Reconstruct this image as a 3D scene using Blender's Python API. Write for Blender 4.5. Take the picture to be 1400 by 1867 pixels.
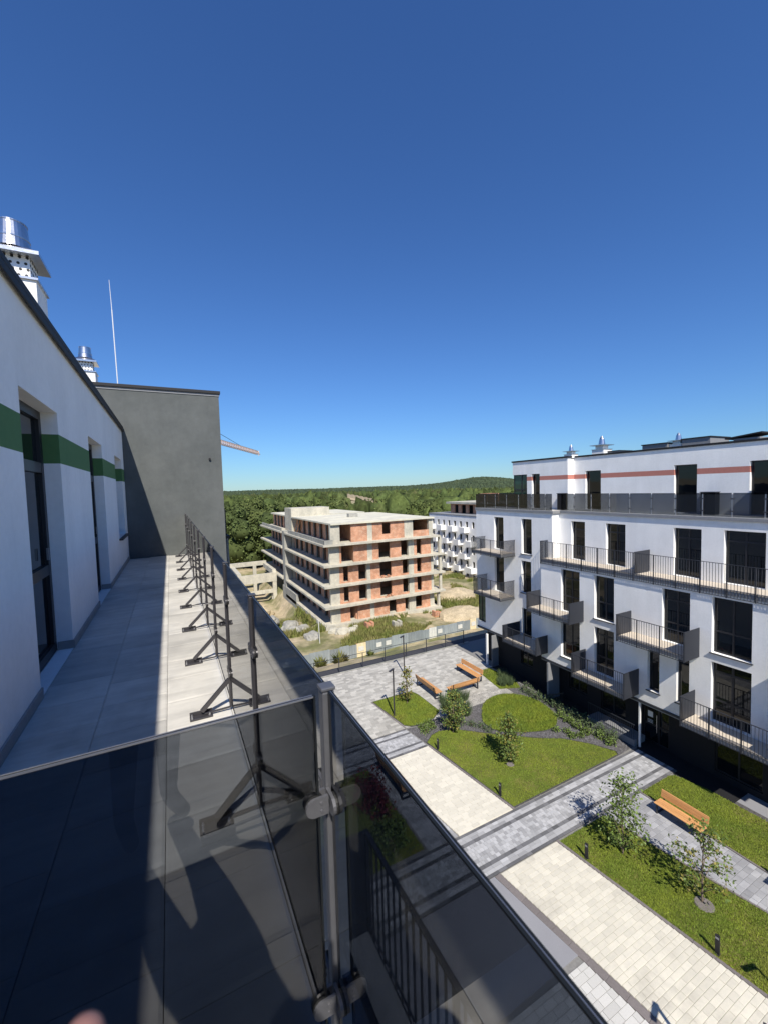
import bpy, bmesh, math, random
import numpy as np
from mathutils import Vector, Matrix, noise as mnoise

for o in list(bpy.data.objects):
    bpy.data.objects.remove(o)
SC = bpy.context.scene
COL = SC.collection
random.seed(7)
RNG = np.random.default_rng(11)

# ---------------------------------------------------------------- camera
# metres; +Y runs along the roof terrace, +X across the courtyard, z = 0 at eye height
cam_data = bpy.data.cameras.new('camera')
cam_data.sensor_fit = 'HORIZONTAL'
cam_data.sensor_width = 36.0
cam_data.lens = 36.0 * 761.25 / 1400.0
cam_data.dof.use_dof = True          # a phone's wide lens: only things at finger's length blur
cam_data.dof.focus_distance = 9.0
cam_data.dof.aperture_fstop = 10.0
cam_data.clip_start = 0.02
cam_data.clip_end = 9000.0
cam = bpy.data.objects.new('camera', cam_data)
COL.objects.link(cam)
yaw, pitch, roll = math.radians(27.0238), math.radians(-3.19555), math.radians(-1.65785)
_f = Vector((math.sin(yaw) * math.cos(pitch), math.cos(yaw) * math.cos(pitch), math.sin(pitch)))
_r = Vector((math.cos(yaw), -math.sin(yaw), 0))
_u = _r.cross(_f)
_r2 = _r * math.cos(roll) + _u * math.sin(roll)
_u2 = -_r * math.sin(roll) + _u * math.cos(roll)
_m = Matrix.Identity(4)
for i in range(3):
    _m[i][0] = _r2[i]; _m[i][1] = _u2[i]; _m[i][2] = -_f[i]
cam.matrix_world = _m
SC.camera = cam

# ---------------------------------------------------------------- sky, sun, exposure
SUN_TRAVEL = Vector((0.24, 0.87, -1.0)).normalized()
sun_el = math.asin(-SUN_TRAVEL.z)
sun_az = math.atan2(-SUN_TRAVEL.x, -SUN_TRAVEL.y)
world = bpy.data.worlds.new('World')
SC.world = world
world.use_nodes = True
wn = world.node_tree
for n in list(wn.nodes):
    wn.nodes.remove(n)
sky = wn.nodes.new('ShaderNodeTexSky')
sky.sky_type = 'NISHITA'
sky.sun_disc = False
sky.sun_elevation = sun_el
sky.sun_rotation = sun_az
sky.altitude = 300
sky.air_density = 1.3
sky.dust_density = 0.0
sky.ozone_density = 1.5
bg = wn.nodes.new('ShaderNodeBackground')
bg.inputs['Strength'].default_value = 0.093
wo = wn.nodes.new('ShaderNodeOutputWorld')
wb = wn.nodes.new('ShaderNodeMix')          # white balance of the whole sky
wb.data_type = 'RGBA'; wb.blend_type = 'MULTIPLY'; wb.inputs[0].default_value = 1.0
wb.inputs[7].default_value = (0.332, 0.578, 1.0, 1.0)
wn.links.new(sky.outputs[0], wb.inputs[6])
wn.links.new(wb.outputs[2], bg.inputs[0])
wn.links.new(bg.outputs[0], wo.inputs[0])
sd = bpy.data.lights.new('sun', 'SUN')
sd.energy = 4.75
sd.angle = math.radians(0.53)
sd.color = (1.0, 0.94, 0.84)
so = bpy.data.objects.new('sun', sd)
COL.objects.link(so)
so.rotation_euler = SUN_TRAVEL.to_track_quat('-Z', 'Y').to_euler()
so.location = (-5, -15, 20)
SC.view_settings.view_transform = 'Standard'
SC.view_settings.look = 'None'
SC.view_settings.exposure = 0.4
SC.view_settings.gamma = 1.0
SC.view_settings.use_curve_mapping = False
SC.render.engine = 'CYCLES'
SC.cycles.transparent_max_bounces = 16
SC.cycles.max_bounces = 8

# ---------------------------------------------------------------- mesh helpers
def woff(o):
    v = Vector((0, 0, 0))
    while o is not None:
        v += o.location
        o = o.parent
    return v

class MB:
    def __init__(s):
        s.v = []; s.f = []; s.m = []; s.t = []
    def add(s, vs, fs, mat=0, tint=0.5):
        b = len(s.v)
        s.v.extend(vs)
        for f in fs:
            s.f.append(tuple(i + b for i in f)); s.m.append(mat); s.t.append(tint)
        return s
    def box(s, x0, x1, y0, y1, z0, z1, mat=0, tint=0.5):
        if x0 > x1: x0, x1 = x1, x0
        if y0 > y1: y0, y1 = y1, y0
        if z0 > z1: z0, z1 = z1, z0
        vs = [(x0,y0,z0),(x1,y0,z0),(x1,y1,z0),(x0,y1,z0),(x0,y0,z1),(x1,y0,z1),(x1,y1,z1),(x0,y1,z1)]
        fs = [(0,3,2,1),(4,5,6,7),(0,1,5,4),(1,2,6,5),(2,3,7,6),(3,0,4,7)]
        return s.add(vs, fs, mat, tint)
    def ob(s, o, u, n, ua, ub, da, db, za, zb, mat=0, tint=0.5):
        """box in facade coordinates: u along the wall, d out of it"""
        if ua > ub: ua, ub = ub, ua
        if da > db: da, db = db, da
        if za > zb: za, zb = zb, za
        P = lambda a, d, z: (o[0] + u[0]*a + n[0]*d, o[1] + u[1]*a + n[1]*d, z)
        vs = [P(ua,da,za),P(ub,da,za),P(ub,db,za),P(ua,db,za),P(ua,da,zb),P(ub,da,zb),P(ub,db,zb),P(ua,db,zb)]
        fs = [(0,3,2,1),(4,5,6,7),(0,1,5,4),(1,2,6,5),(2,3,7,6),(3,0,4,7)]
        if u[0]*n[1] - u[1]*n[0] < 0:
            fs = [tuple(reversed(f)) for f in fs]
        return s.add(vs, fs, mat, tint)
    def cyl(s, p0, p1, r0, r1=None, n=10, caps=True, mat=0, tint=0.5):
        r1 = r0 if r1 is None else r1
        p0 = Vector(p0); p1 = Vector(p1)
        d = (p1 - p0).normalized()
        a = d.orthogonal().normalized(); b = d.cross(a)
        vs = []
        for p, r in ((p0, r0), (p1, r1)):
            for i in range(n):
                t = 2*math.pi*i/n
                vs.append(tuple(p + a*(r*math.cos(t)) + b*(r*math.sin(t))))
        fs = [(i, (i+1) % n, n + (i+1) % n, n + i) for i in range(n)]
        if caps:
            fs.append(tuple(range(n-1, -1, -1))); fs.append(tuple(range(n, 2*n)))
        return s.add(vs, fs, mat, tint)
    def tube(s, pts, radii, n=6, mat=0):
        for i in range(len(pts)-1):
            s.cyl(pts[i], pts[i+1], radii[i], radii[i+1], n, i in (0, len(pts)-2), mat)
        return s
    def bar(s, p0, p1, w, h, mat=0):
        """rectangular bar between two points; w sideways, h 'up'"""
        p0 = Vector(p0); p1 = Vector(p1)
        d = (p1-p0).normalized()
        side = d.cross(Vector((0,0,1)))
        side = Vector((1,0,0)) if side.length < 1e-4 else side.normalized()
        up = side.cross(d).normalized()
        vs = []
        for p in (p0, p1):
            for a, b in ((-1,-1),(1,-1),(1,1),(-1,1)):
                vs.append(tuple(p + side*(a*w/2) + up*(b*h/2)))
        fs = [(0,1,2,3),(7,6,5,4),(0,4,5,1),(1,5,6,2),(2,6,7,3),(3,7,4,0)]
        return s.add(vs, fs, mat)
    def prism(s, poly, z0, z1, mat=0, tint=0.5):
        n = len(poly)
        a = sum(poly[i][0]*poly[(i+1) % n][1] - poly[(i+1) % n][0]*poly[i][1] for i in range(n))
        if a < 0: poly = poly[::-1]
        vs = [(p[0], p[1], z0) for p in poly] + [(p[0], p[1], z1) for p in poly]
        fs = [(i, (i+1) % n, n+(i+1) % n, n+i) for i in range(n)]
        fs += [tuple(range(n-1, -1, -1)), tuple(range(n, 2*n))]
        return s.add(vs, fs, mat, tint)
    def build(s, name, mats, parent=None, smooth=False, kind=None, bevel=0, local=False):
        me = bpy.data.meshes.new(name)
        off = Vector((0,0,0)) if local or parent is None else woff(parent)
        vs = [(v[0]-off.x, v[1]-off.y, v[2]-off.z) for v in s.v] if off.length > 0 else s.v
        me.from_pydata(vs, [], s.f)
        if not isinstance(mats, (list, tuple)): mats = [mats]
        for m in mats: me.materials.append(m)
        if len(mats) > 1:
            me.polygons.foreach_set('material_index', s.m)
        at = me.attributes.new('tint', 'FLOAT', 'FACE')
        at.data.foreach_set('value', s.t)
        if smooth:
            me.polygons.foreach_set('use_smooth', [True]*len(s.f))
        me.update()
        o = bpy.data.objects.new(name, me)
        COL.objects.link(o)
        if parent is not None: o.parent = parent
        if kind: o['kind'] = kind
        if bevel:
            b = o.modifiers.new('bevel', 'BEVEL'); b.width = bevel; b.segments = 2; b.limit_method = 'ANGLE'
        return o

def np_mesh(name, V, Fq, mats, parent=None, tint=None, kind=None, matidx=None, smooth=False):
    """V (n,3) array, Fq (m,k) array of equal-sized faces"""
    V = np.asarray(V, dtype=np.float32); Fq = np.asarray(Fq, dtype=np.int32)
    if parent is not None:
        V = V - np.array(woff(parent), dtype=np.float32)
    me = bpy.data.meshes.new(name)
    k = Fq.shape[1]
    me.vertices.add(len(V)); me.vertices.foreach_set('co', V.ravel())
    me.loops.add(Fq.size); me.loops.foreach_set('vertex_index', Fq.ravel())
    me.polygons.add(len(Fq)); me.polygons.foreach_set('loop_start', np.arange(0, Fq.size, k, dtype=np.int32))
    if not isinstance(mats, (list, tuple)): mats = [mats]
    for m in mats: me.materials.append(m)
    if matidx is not None: me.polygons.foreach_set('material_index', np.asarray(matidx, dtype=np.int32))
    if tint is not None:
        at = me.attributes.new('tint', 'FLOAT', 'FACE')
        at.data.foreach_set('value', np.asarray(tint, dtype=np.float32))
    if smooth: me.polygons.foreach_set('use_smooth', np.ones(len(Fq), dtype=bool))
    me.update(calc_edges=True); me.validate()
    o = bpy.data.objects.new(name, me); COL.objects.link(o)
    if parent is not None: o.parent = parent
    if kind: o['kind'] = kind
    return o

def thing(name, label, cat, loc=(0,0,0), group=None, rz=0):
    o = bpy.data.objects.new(name, None); COL.objects.link(o)
    o.empty_display_size = 0.2
    o.location = loc; o.rotation_euler = (0, 0, rz)
    o['label'] = label; o['category'] = cat
    if group: o['group'] = group
    return o

def tag(o, label, cat, group=None, kind=None):
    o['label'] = label; o['category'] = cat
    if group: o['group'] = group
    if kind: o['kind'] = kind
    return o

def dup(root, loc, rz=0, label=None, group=None, scale=None):
    r = root.copy(); COL.objects.link(r)
    r.location = loc; r.rotation_euler = (0, 0, rz)
    if scale: r.scale = scale
    if label: r['label'] = label
    if group: r['group'] = group
    for ch in list(root.children):
        c = ch.copy(); COL.objects.link(c); c.parent = r
        for g in ch.children:
            d = g.copy(); COL.objects.link(d); d.parent = c
    return r

# ---------------------------------------------------------------- materials
def mat(name, base, rough=0.7, metal=0.0, alt=None, nscale=3.0, namt=0.5, ndetail=6, fine=None,
        rnd=0.0, attr=0.0, bump=0.0, bscale=40.0, alt2=None, stretch=None, coord='Object', spec=0.5, streak=None, sub=None):
    m = bpy.data.materials.new(name); m.use_nodes = True
    nt = m.node_tree; N = nt.nodes; L = nt.links
    p = N['Principled BSDF']
    p.inputs['Roughness'].default_value = rough
    p.inputs['Metallic'].default_value = metal
    p.inputs['Specular IOR Level'].default_value = spec
    geo = N.new('ShaderNodeNewGeometry')
    tc = N.new('ShaderNodeTexCoord')
    src = geo.outputs['Position'] if coord == 'World' else tc.outputs['Object']
    if stretch:
        mp = N.new('ShaderNodeMapping'); mp.inputs['Scale'].default_value = stretch
        L.new(src, mp.inputs[0]); vec = mp.outputs[0]
    else:
        vec = src
    def noise(scale, detail=6, v=None, rough_=0.6):
        n = N.new('ShaderNodeTexNoise'); n.inputs['Scale'].default_value = scale
        n.inputs['Detail'].default_value = detail; n.inputs['Roughness'].default_value = rough_
        L.new(v or vec, n.inputs['Vector']); return n.outputs['Fac']
    rgb = N.new('ShaderNodeRGB'); rgb.outputs[0].default_value = (*base, 1)
    cur = rgb.outputs[0]
    def mix(fac, a, b, blend='MIX'):
        x = N.new('ShaderNodeMix'); x.data_type = 'RGBA'; x.blend_type = blend
        if isinstance(fac, float): x.inputs[0].default_value = fac
        else: L.new(fac, x.inputs[0])
        for s_, i in ((a, 6), (b, 7)):
            if isinstance(s_, tuple): x.inputs[i].default_value = (*s_, 1)
            else: L.new(s_, x.inputs[i])
        return x.outputs[2]
    def ramp(fac, a, b, lo=0.0, hi=1.0):
        r = N.new('ShaderNodeMapRange'); r.inputs[1].default_value = a; r.inputs[2].default_value = b
        r.inputs[3].default_value = lo; r.inputs[4].default_value = hi
        L.new(fac, r.inputs[0]); return r.outputs[0]
    if alt:
        cur = mix(ramp(noise(nscale, ndetail), 0.5-0.22/max(namt,.01)*.5, 0.5+0.22/max(namt,.01)*.5), cur, alt)
    if alt2:
        cur = mix(ramp(noise(alt2[1], 5), alt2[2], alt2[3]), cur, alt2[0])
    if fine:
        cur = mix(1.0, cur, _grey(N, L, ramp(noise(fine[0], 4), 0.3, 0.7, 1-fine[1], 1+fine[1])), 'MULTIPLY')
    if streak:
        mp2 = N.new('ShaderNodeMapping'); mp2.inputs['Scale'].default_value = streak[0]
        L.new(src, mp2.inputs[0])
        cur = mix(1.0, cur, _grey(N, L, ramp(noise(1.0, 8, mp2.outputs[0], 0.65), 0.32, 0.68, 1-streak[1], 1+streak[1]*.5)), 'MULTIPLY')
    if rnd:
        oi = N.new('ShaderNodeObjectInfo')
        cur = mix(1.0, cur, _grey(N, L, ramp(oi.outputs['Random'], 0, 1, 1-rnd, 1+rnd)), 'MULTIPLY')
    if attr:
        a = N.new('ShaderNodeAttribute'); a.attribute_name = 'tint'
        cur = mix(1.0, cur, _grey(N, L, ramp(a.outputs['Fac'], 0, 1, 1-attr, 1+attr)), 'MULTIPLY')
    L.new(cur, p.inputs['Base Color'])
    if bump:
        b = N.new('ShaderNodeBump'); b.inputs['Strength'].default_value = bump; b.inputs['Distance'].default_value = 0.02
        L.new(noise(bscale, 5), b.inputs['Height']); L.new(b.outputs[0], p.inputs['Normal'])
    if sub:
        p.inputs['Transmission Weight'].default_value = 0.0
    return m

def _grey(N, L, f):
    c = N.new('ShaderNodeCombineColor')
    for i in range(3): L.new(f, c.inputs[i])
    return c.outputs[0]

def glass_mat(name, tint, ior=1.5, rough=0.0, gloss=(1,1,1)):
    """thin tinted sheet: Fresnel mirror over a tint that deepens with the slanted path through the glass"""
    m = bpy.data.materials.new(name); m.use_nodes = True
    nt = m.node_tree; N = nt.nodes; L = nt.links
    for n in list(N): N.remove(n)
    def mth(op, a, b=None):
        x = N.new('ShaderNodeMath'); x.operation = op
        for i, v in enumerate((a, b)):
            if v is None: continue
            if isinstance(v, (int, float)): x.inputs[i].default_value = v
            else: L.new(v, x.inputs[i])
        return x.outputs[0]
    out = N.new('ShaderNodeOutputMaterial')
    ge = N.new('ShaderNodeNewGeometry')
    dt = N.new('ShaderNodeVectorMath'); dt.operation = 'DOT_PRODUCT'
    L.new(ge.outputs['Incoming'], dt.inputs[0]); L.new(ge.outputs['Normal'], dt.inputs[1])
    c2 = mth('MULTIPLY', dt.outputs['Value'], dt.outputs['Value'])
    path = mth('DIVIDE', 1.0, mth('SQRT', mth('SUBTRACT', 1.0, mth('DIVIDE', mth('SUBTRACT', 1.0, c2), ior*ior))))
    cc = N.new('ShaderNodeCombineColor')
    for i in range(3): L.new(mth('POWER', tint[i], path), cc.inputs[i])
    t = N.new('ShaderNodeBsdfTransparent'); L.new(cc.outputs[0], t.inputs[0])
    g = N.new('ShaderNodeBsdfGlossy'); g.inputs['Roughness'].default_value = rough; g.inputs[0].default_value = (*gloss, 1)
    f = N.new('ShaderNodeFresnel'); mr = N.new('ShaderNodeMapRange')   # same reflectance entering and leaving the sheet
    mr.inputs[3].default_value = ior; mr.inputs[4].default_value = 1.0/ior
    L.new(ge.outputs['Backfacing'], mr.inputs[0]); L.new(mr.outputs[0], f.inputs[0])
    x = N.new('ShaderNodeMixShader')
    L.new(f.outputs[0], x.inputs[0]); L.new(t.outputs[0], x.inputs[1]); L.new(g.outputs[0], x.inputs[2])
    L.new(x.outputs[0], out.inputs[0])
    return m

M = {}
M['stucco'] = mat('white_stucco', (.90,.895,.875), .9, alt=(.84,.835,.815), nscale=1.1, namt=.7, streak=((1.6,1.6,.22),.06), fine=(14,.03), bump=.25, bscale=160, coord='World')
M['stucco_grey'] = mat('grey_render', (.112,.120,.117), .9, alt=(.090,.098,.096), nscale=1.3, namt=.8, fine=(9,.06), bump=.2, bscale=120, coord='World', streak=((2.5,2.5,.5),.10))
M['green'] = mat('green_paint', (.085,.195,.068), .9, fine=(12,.05), bump=.25, bscale=160, coord='World')
M['rose'] = mat('rose_paint', (.50,.20,.155), .9, fine=(12,.05), coord='World')
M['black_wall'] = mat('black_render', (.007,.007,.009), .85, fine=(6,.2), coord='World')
M['anthracite'] = mat('anthracite_metal', (.024,.027,.036), .55, .0, fine=(30,.08), coord='World')
M['coping'] = mat('dark_coping', (.012,.012,.014), .7, .0, coord='World')
M['post_paint'] = mat('post_paint', (.065,.062,.068), .38, .45, fine=(25,.06), coord='World')
M['alu'] = mat('brushed_aluminium', (.42,.42,.44), .35, .85, fine=(30,.06), coord='World')
M['steel'] = mat('stainless_steel', (.62,.62,.63), .28, 1.0, fine=(8,.12), coord='World', bump=.05, bscale=30)
M['rubber'] = mat('black_rubber', (.012,.012,.012), .6)
M['tile'] = mat('terrace_tile', (.60,.575,.52), .55, alt=(.48,.465,.43), nscale=1.6, namt=.7, rnd=.10, alt2=((.40,.385,.35),1.1,.56,.70), fine=(7,.06), streak=((1.0,9.0,1.0),.16), bump=.06, bscale=60, coord='World')
M['grout'] = mat('dark_joint', (.06,.06,.058), .9, coord='World')
M['deck_joint'] = mat('deck_joint', (.11,.11,.105), .9, coord='World')
M['skirting'] = mat('skirting_tile', (.30,.29,.28), .6, fine=(8,.1), coord='World')
M['glass'] = glass_mat('tinted_glass', (.37,.395,.435))
M['glass_edge'] = mat('glass_edge', (.010,.012,.014), .5, spec=.25)
M['pane'] = mat('dark_window_glass', (.006,.008,.010), .015, spec=.5, bump=.06, bscale=1.3, coord='World')
M['pane_green'] = mat('green_window_glass', (.02,.06,.045), .03, spec=.55)
M['frame'] = mat('window_frame', (.022,.022,.026), .45, .1)
M['concrete'] = mat('raw_concrete', (.55,.51,.41), .9, alt=(.42,.40,.33), nscale=.5, namt=.8, fine=(3,.12), streak=((1.2,1.2,.25),.14), bump=.3, bscale=20, coord='World')
M['sand_joint'] = mat('sand_joint', (.30,.28,.23), .95, coord='World')
M['lamp_black'] = mat('black_satin', (.015,.015,.017), .5, coord='World')
M['post_grey'] = mat('grey_post_paint', (.125,.127,.14), .4, .4, fine=(25,.06), coord='World')
M['concrete_d'] = mat('weathered_concrete', (.38,.37,.33), .95, alt=(.27,.27,.24), nscale=.5, namt=.8, fine=(3,.15), streak=((2,2,.3),.18), coord='World')
M['roof_screed'] = mat('roof_screed', (.66,.62,.48), .95, alt=(.52,.50,.41), nscale=.25, namt=.7, fine=(1.2,.12), coord='World')
M['cream_paver'] = mat('cream_paver', (.615,.575,.475), .85, alt=(.55,.52,.44), nscale=5, namt=.5, rnd=.08, fine=(60,.05), alt2=((.46,.43,.36),.9,.56,.72), bump=.15, bscale=90, coord='World')
M['cream_paver_far'] = mat('cream_paver_joined', (.60,.565,.475), .85, attr=.08, fine=(30,.05), coord='World')
M['grey_paver'] = mat('grey_paver', (.36,.36,.365), .85, alt=(.26,.26,.27), nscale=1.4, namt=.6, rnd=.22, fine=(50,.07), bump=.15, bscale=90, coord='World')
M['grey_paver_far'] = mat('grey_paver_joined', (.36,.36,.365), .85, attr=.26, fine=(30,.06), coord='World')
M['plaza_paver'] = mat('plaza_paver', (.43,.415,.375), .85, attr=.24, alt=(.35,.335,.30), nscale=.5, namt=.6, fine=(20,.06), coord='World')
M['dark_paver'] = mat('dark_paver', (.12,.12,.125), .85, attr=.3, fine=(40,.08), coord='World')
M['kerb'] = mat('kerb_stone', (.17,.15,.145), .9, rnd=.1, fine=(20,.12), coord='World')
M['bed'] = mat('courtyard_bed', (.20,.195,.185), .95, fine=(12,.15), coord='World')
M['asphalt'] = mat('smooth_grey_screed', (.26,.26,.275), .8, alt=(.23,.23,.245), nscale=.8, namt=.5, fine=(30,.05), coord='World')
M['gravel'] = mat('slate_gravel', (.115,.112,.118), .95, attr=.45)
M['mulch'] = mat('mulch', (.085,.08,.08), .95, fine=(14,.5), bump=.8, bscale=30, coord='World')
M['lawn'] = mat('lawn_base', (.135,.165,.02), .95, alt2=((.19,.155,.05),.55,.52,.72), alt=(.085,.105,.016), nscale=1.2, namt=.7, fine=(25,.35), bump=.6, bscale=60, coord='World')
M['blade'] = mat('grass_blades', (.20,.245,.028), .75, alt=(.14,.20,.026), nscale=.9, namt=.9, alt2=((.25,.225,.05),.5,.56,.78), attr=.28, coord='World', spec=.2)
M['weed'] = mat('weeds', (.13,.165,.035), .85, alt=(.22,.20,.075), nscale=.5, namt=.8, attr=.4, coord='World', spec=.2)
M['leaf'] = mat('young_leaf', (.10,.145,.032), .55, attr=.5, spec=.3)
M['leaf_y'] = mat('yellowish_leaf', (.16,.14,.03), .6, attr=.45, spec=.3)
M['leaf_red'] = mat('dark_red_leaf', (.13,.022,.024), .6, attr=.5, spec=.3)
M['leaf_sage'] = mat('sage_leaf', (.085,.12,.055), .7, attr=.4, spec=.2)
M['bark'] = mat('bark', (.16,.125,.085), .9, fine=(30,.3))
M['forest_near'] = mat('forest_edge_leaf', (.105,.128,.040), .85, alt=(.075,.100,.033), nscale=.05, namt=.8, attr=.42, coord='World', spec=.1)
M['concrete_shade'] = mat('shade_toned_concrete', (.15,.145,.13), .95, fine=(3,.2), coord='World')  # darker copy of raw concrete, shade of the long side in its colour
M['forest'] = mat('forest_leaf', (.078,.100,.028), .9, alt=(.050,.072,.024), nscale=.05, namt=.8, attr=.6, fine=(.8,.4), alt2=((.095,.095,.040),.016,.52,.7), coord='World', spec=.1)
M['forest_hazed'] = mat('forest_hazed', (.066,.085,.042), .9, alt=(.046,.066,.036), nscale=.01, namt=.8, attr=.5, fine=(.12,.35), coord='World', spec=.05)  # distance haze put into the colour as a greyer green
M['wood'] = mat('orange_bench_wood', (.60,.31,.12), .55, rnd=.14, streak=((30,1.2,30),.25), fine=(14,.08))
M['decking'] = mat('balcony_decking', (.56,.49,.40), .7, fine=(20,.1), coord='World')
M['slab'] = mat('balcony_slab', (.22,.225,.235), .75, fine=(8,.08), coord='World')
M['soil'] = mat('site_soil', (.42,.34,.22), .95, alt=(.15,.15,.055), nscale=.16, namt=1.2, ndetail=9, fine=(1.2,.25), bump=.5, bscale=3, coord='World')
M['mound'] = mat('sandy_mound', (.50,.41,.27), .95, alt=(.38,.31,.2), nscale=.9, namt=.8, fine=(5,.2), coord='World')
M['stone'] = mat('pale_rock', (.36,.345,.30), .95, alt=(.25,.245,.22), nscale=1.5, namt=.8, fine=(9,.15), coord='World')
M['hoarding'] = mat('zinc_hoarding', (.33,.37,.39), .5, .3, rnd=.22, alt=(.27,.31,.33), nscale=.9, namt=.6, coord='World', streak=((3,3,.4),.15))
M['hoard_pale'] = mat('pale_hoarding', (.62,.62,.58), .6, .1, fine=(3,.1), coord='World')
M['hoard_cream'] = mat('cream_hoarding', (.66,.56,.36), .7, fine=(3,.1), coord='World')
M['crane'] = mat('crane_paint', (.62,.42,.30), .6, fine=(2,.1))
M['white_metal'] = mat('white_metal', (.75,.75,.74), .4, .2)
M['paper'] = mat('white_paper', (.8,.8,.78), .8)
M['skin'] = mat('skin', (.26,.135,.115), .6, alt=(.20,.095,.085), nscale=60, namt=.6, fine=(60,.05))  # base toned darker to stand in for shade on the fingertip
M['shirt'] = mat('dark_shirt', (.03,.035,.05), .9, fine=(40,.1))
M['trousers'] = mat('dark_trousers', (.02,.022,.03), .9, fine=(40,.1))
M['hair'] = mat('brown_hair', (.03,.02,.014), .7)

def brick_mat():
    m = bpy.data.materials.new('red_brick'); m.use_nodes = True
    nt = m.node_tree; N = nt.nodes; L = nt.links; p = N['Principled BSDF']
    p.inputs['Roughness'].default_value = .9
    geo = N.new('ShaderNodeNewGeometry'); sep = N.new('ShaderNodeSeparateXYZ'); L.new(geo.outputs['Position'], sep.inputs[0])
    ad = N.new('ShaderNodeMath'); ad.operation = 'ADD'; L.new(sep.outputs[0], ad.inputs[0]); L.new(sep.outputs[1], ad.inputs[1])
    cb = N.new('ShaderNodeCombineXYZ'); L.new(ad.outputs[0], cb.inputs[0]); L.new(sep.outputs[2], cb.inputs[1])
    b = N.new('ShaderNodeTexBrick'); L.new(cb.outputs[0], b.inputs['Vector'])
    b.inputs['Color1'].default_value = (.55,.235,.125,1); b.inputs['Color2'].default_value = (.46,.18,.095,1)
    b.inputs['Mortar'].default_value = (.48,.36,.25,1); b.inputs['Scale'].default_value = 1.0
    b.inputs['Brick Width'].default_value = .26; b.inputs['Row Height'].default_value = .15; b.inputs['Mortar Size'].default_value = .018
    n = N.new('ShaderNodeTexNoise'); n.inputs['Scale'].default_value = 1.1; n.inputs['Detail'].default_value = 8; L.new(geo.outputs['Position'], n.inputs['Vector'])
    r = N.new('ShaderNodeMapRange'); r.inputs[1].default_value = .35; r.inputs[2].default_value = .7; r.inputs[3].default_value = .8; r.inputs[4].default_value = 1.25
    L.new(n.outputs['Fac'], r.inputs[0])
    x = N.new('ShaderNodeMix'); x.data_type = 'RGBA'; x.blend_type = 'MULTIPLY'; x.inputs[0].default_value = 1
    L.new(b.outputs[0], x.inputs[6]); L.new(_grey(N, L, r.outputs[0]), x.inputs[7])
    n2 = N.new('ShaderNodeTexNoise'); n2.inputs['Scale'].default_value = 2.2; n2.inputs['Detail'].default_value = 9; n2.inputs['Roughness'].default_value = .7; L.new(geo.outputs['Position'], n2.inputs['Vector'])
    r2 = N.new('ShaderNodeMapRange'); r2.inputs[1].default_value = .52; r2.inputs[2].default_value = .68; r2.inputs[4].default_value = .65; L.new(n2.outputs['Fac'], r2.inputs[0])
    y = N.new('ShaderNodeMix'); y.data_type = 'RGBA'; L.new(r2.outputs[0], y.inputs[0]); L.new(x.outputs[2], y.inputs[6]); y.inputs[7].default_value = (.56,.43,.32,1)
    L.new(y.outputs[2], p.inputs['Base Color'])
    return m
M['brick'] = brick_mat()

G = -13.9          # courtyard level
DECK = -1.6        # our terrace level

def facade(mb, o, u, n, u0, u1, z0, z1, openings, depth, bands=(), mats=None):
    """wall sheet with real openings and reveals; bands: (za, zb, mat)"""
    us = sorted({u0, u1, *[v for op in openings for v in op[:2] if u0 <= v <= u1]})
    zs = sorted({z0, z1, *[v for op in openings for v in op[2:4] if z0 <= v <= z1], *[v for b in bands for v in b[:2] if z0 < v < z1]})
    flip = (u[1]*n[0] - u[0]*n[1]) < 0
    P = lambda a, d, z: (o[0]+u[0]*a+n[0]*d, o[1]+u[1]*a+n[1]*d, z)
    def q(pts, want, m):
        a, b, c = Vector(pts[0]), Vector(pts[1]), Vector(pts[2])
        nn = (b-a).cross(c-b)
        if nn.dot(Vector(want)) < 0: pts = pts[::-1]
        mb.add(pts, [(0,1,2,3)], m)
    def bm_(z):
        for b in bands:
            if b[0] <= z <= b[1]: return b[2]
        return 0
    N3 = (n[0], n[1], 0)
    for i in range(len(us)-1):
        for j in range(len(zs)-1):
            cu = (us[i]+us[i+1])/2; cz = (zs[j]+zs[j+1])/2
            if any(op[0] < cu < op[1] and op[2] < cz < op[3] for op in openings): continue
            q([P(us[i],0,zs[j]), P(us[i+1],0,zs[j]), P(us[i+1],0,zs[j+1]), P(us[i],0,zs[j+1])], N3, bm_(cz))
    for op in openings:
        a, b, c, d = op[:4]
        zz = sorted({c, d, *[v for bb in bands for v in bb[:2] if c < v < d]})
        for k in range(len(zz)-1):
            m_ = bm_((zz[k]+zz[k+1])/2)
            q([P(a,0,zz[k]),P(a,-depth,zz[k]),P(a,-depth,zz[k+1]),P(a,0,zz[k+1])], (u[0],u[1],0), m_)
            q([P(b,0,zz[k]),P(b,-depth,zz[k]),P(b,-depth,zz[k+1]),P(b,0,zz[k+1])], (-u[0],-u[1],0), m_)
        q([P(a,0,d),P(b,0,d),P(b,-depth,d),P(a,-depth,d)], (0,0,-1), bm_(d-.001))
        q([P(a,0,c),P(b,0,c),P(b,-depth,c),P(a,-depth,c)], (0,0,1), bm_(c+.001))

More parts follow.
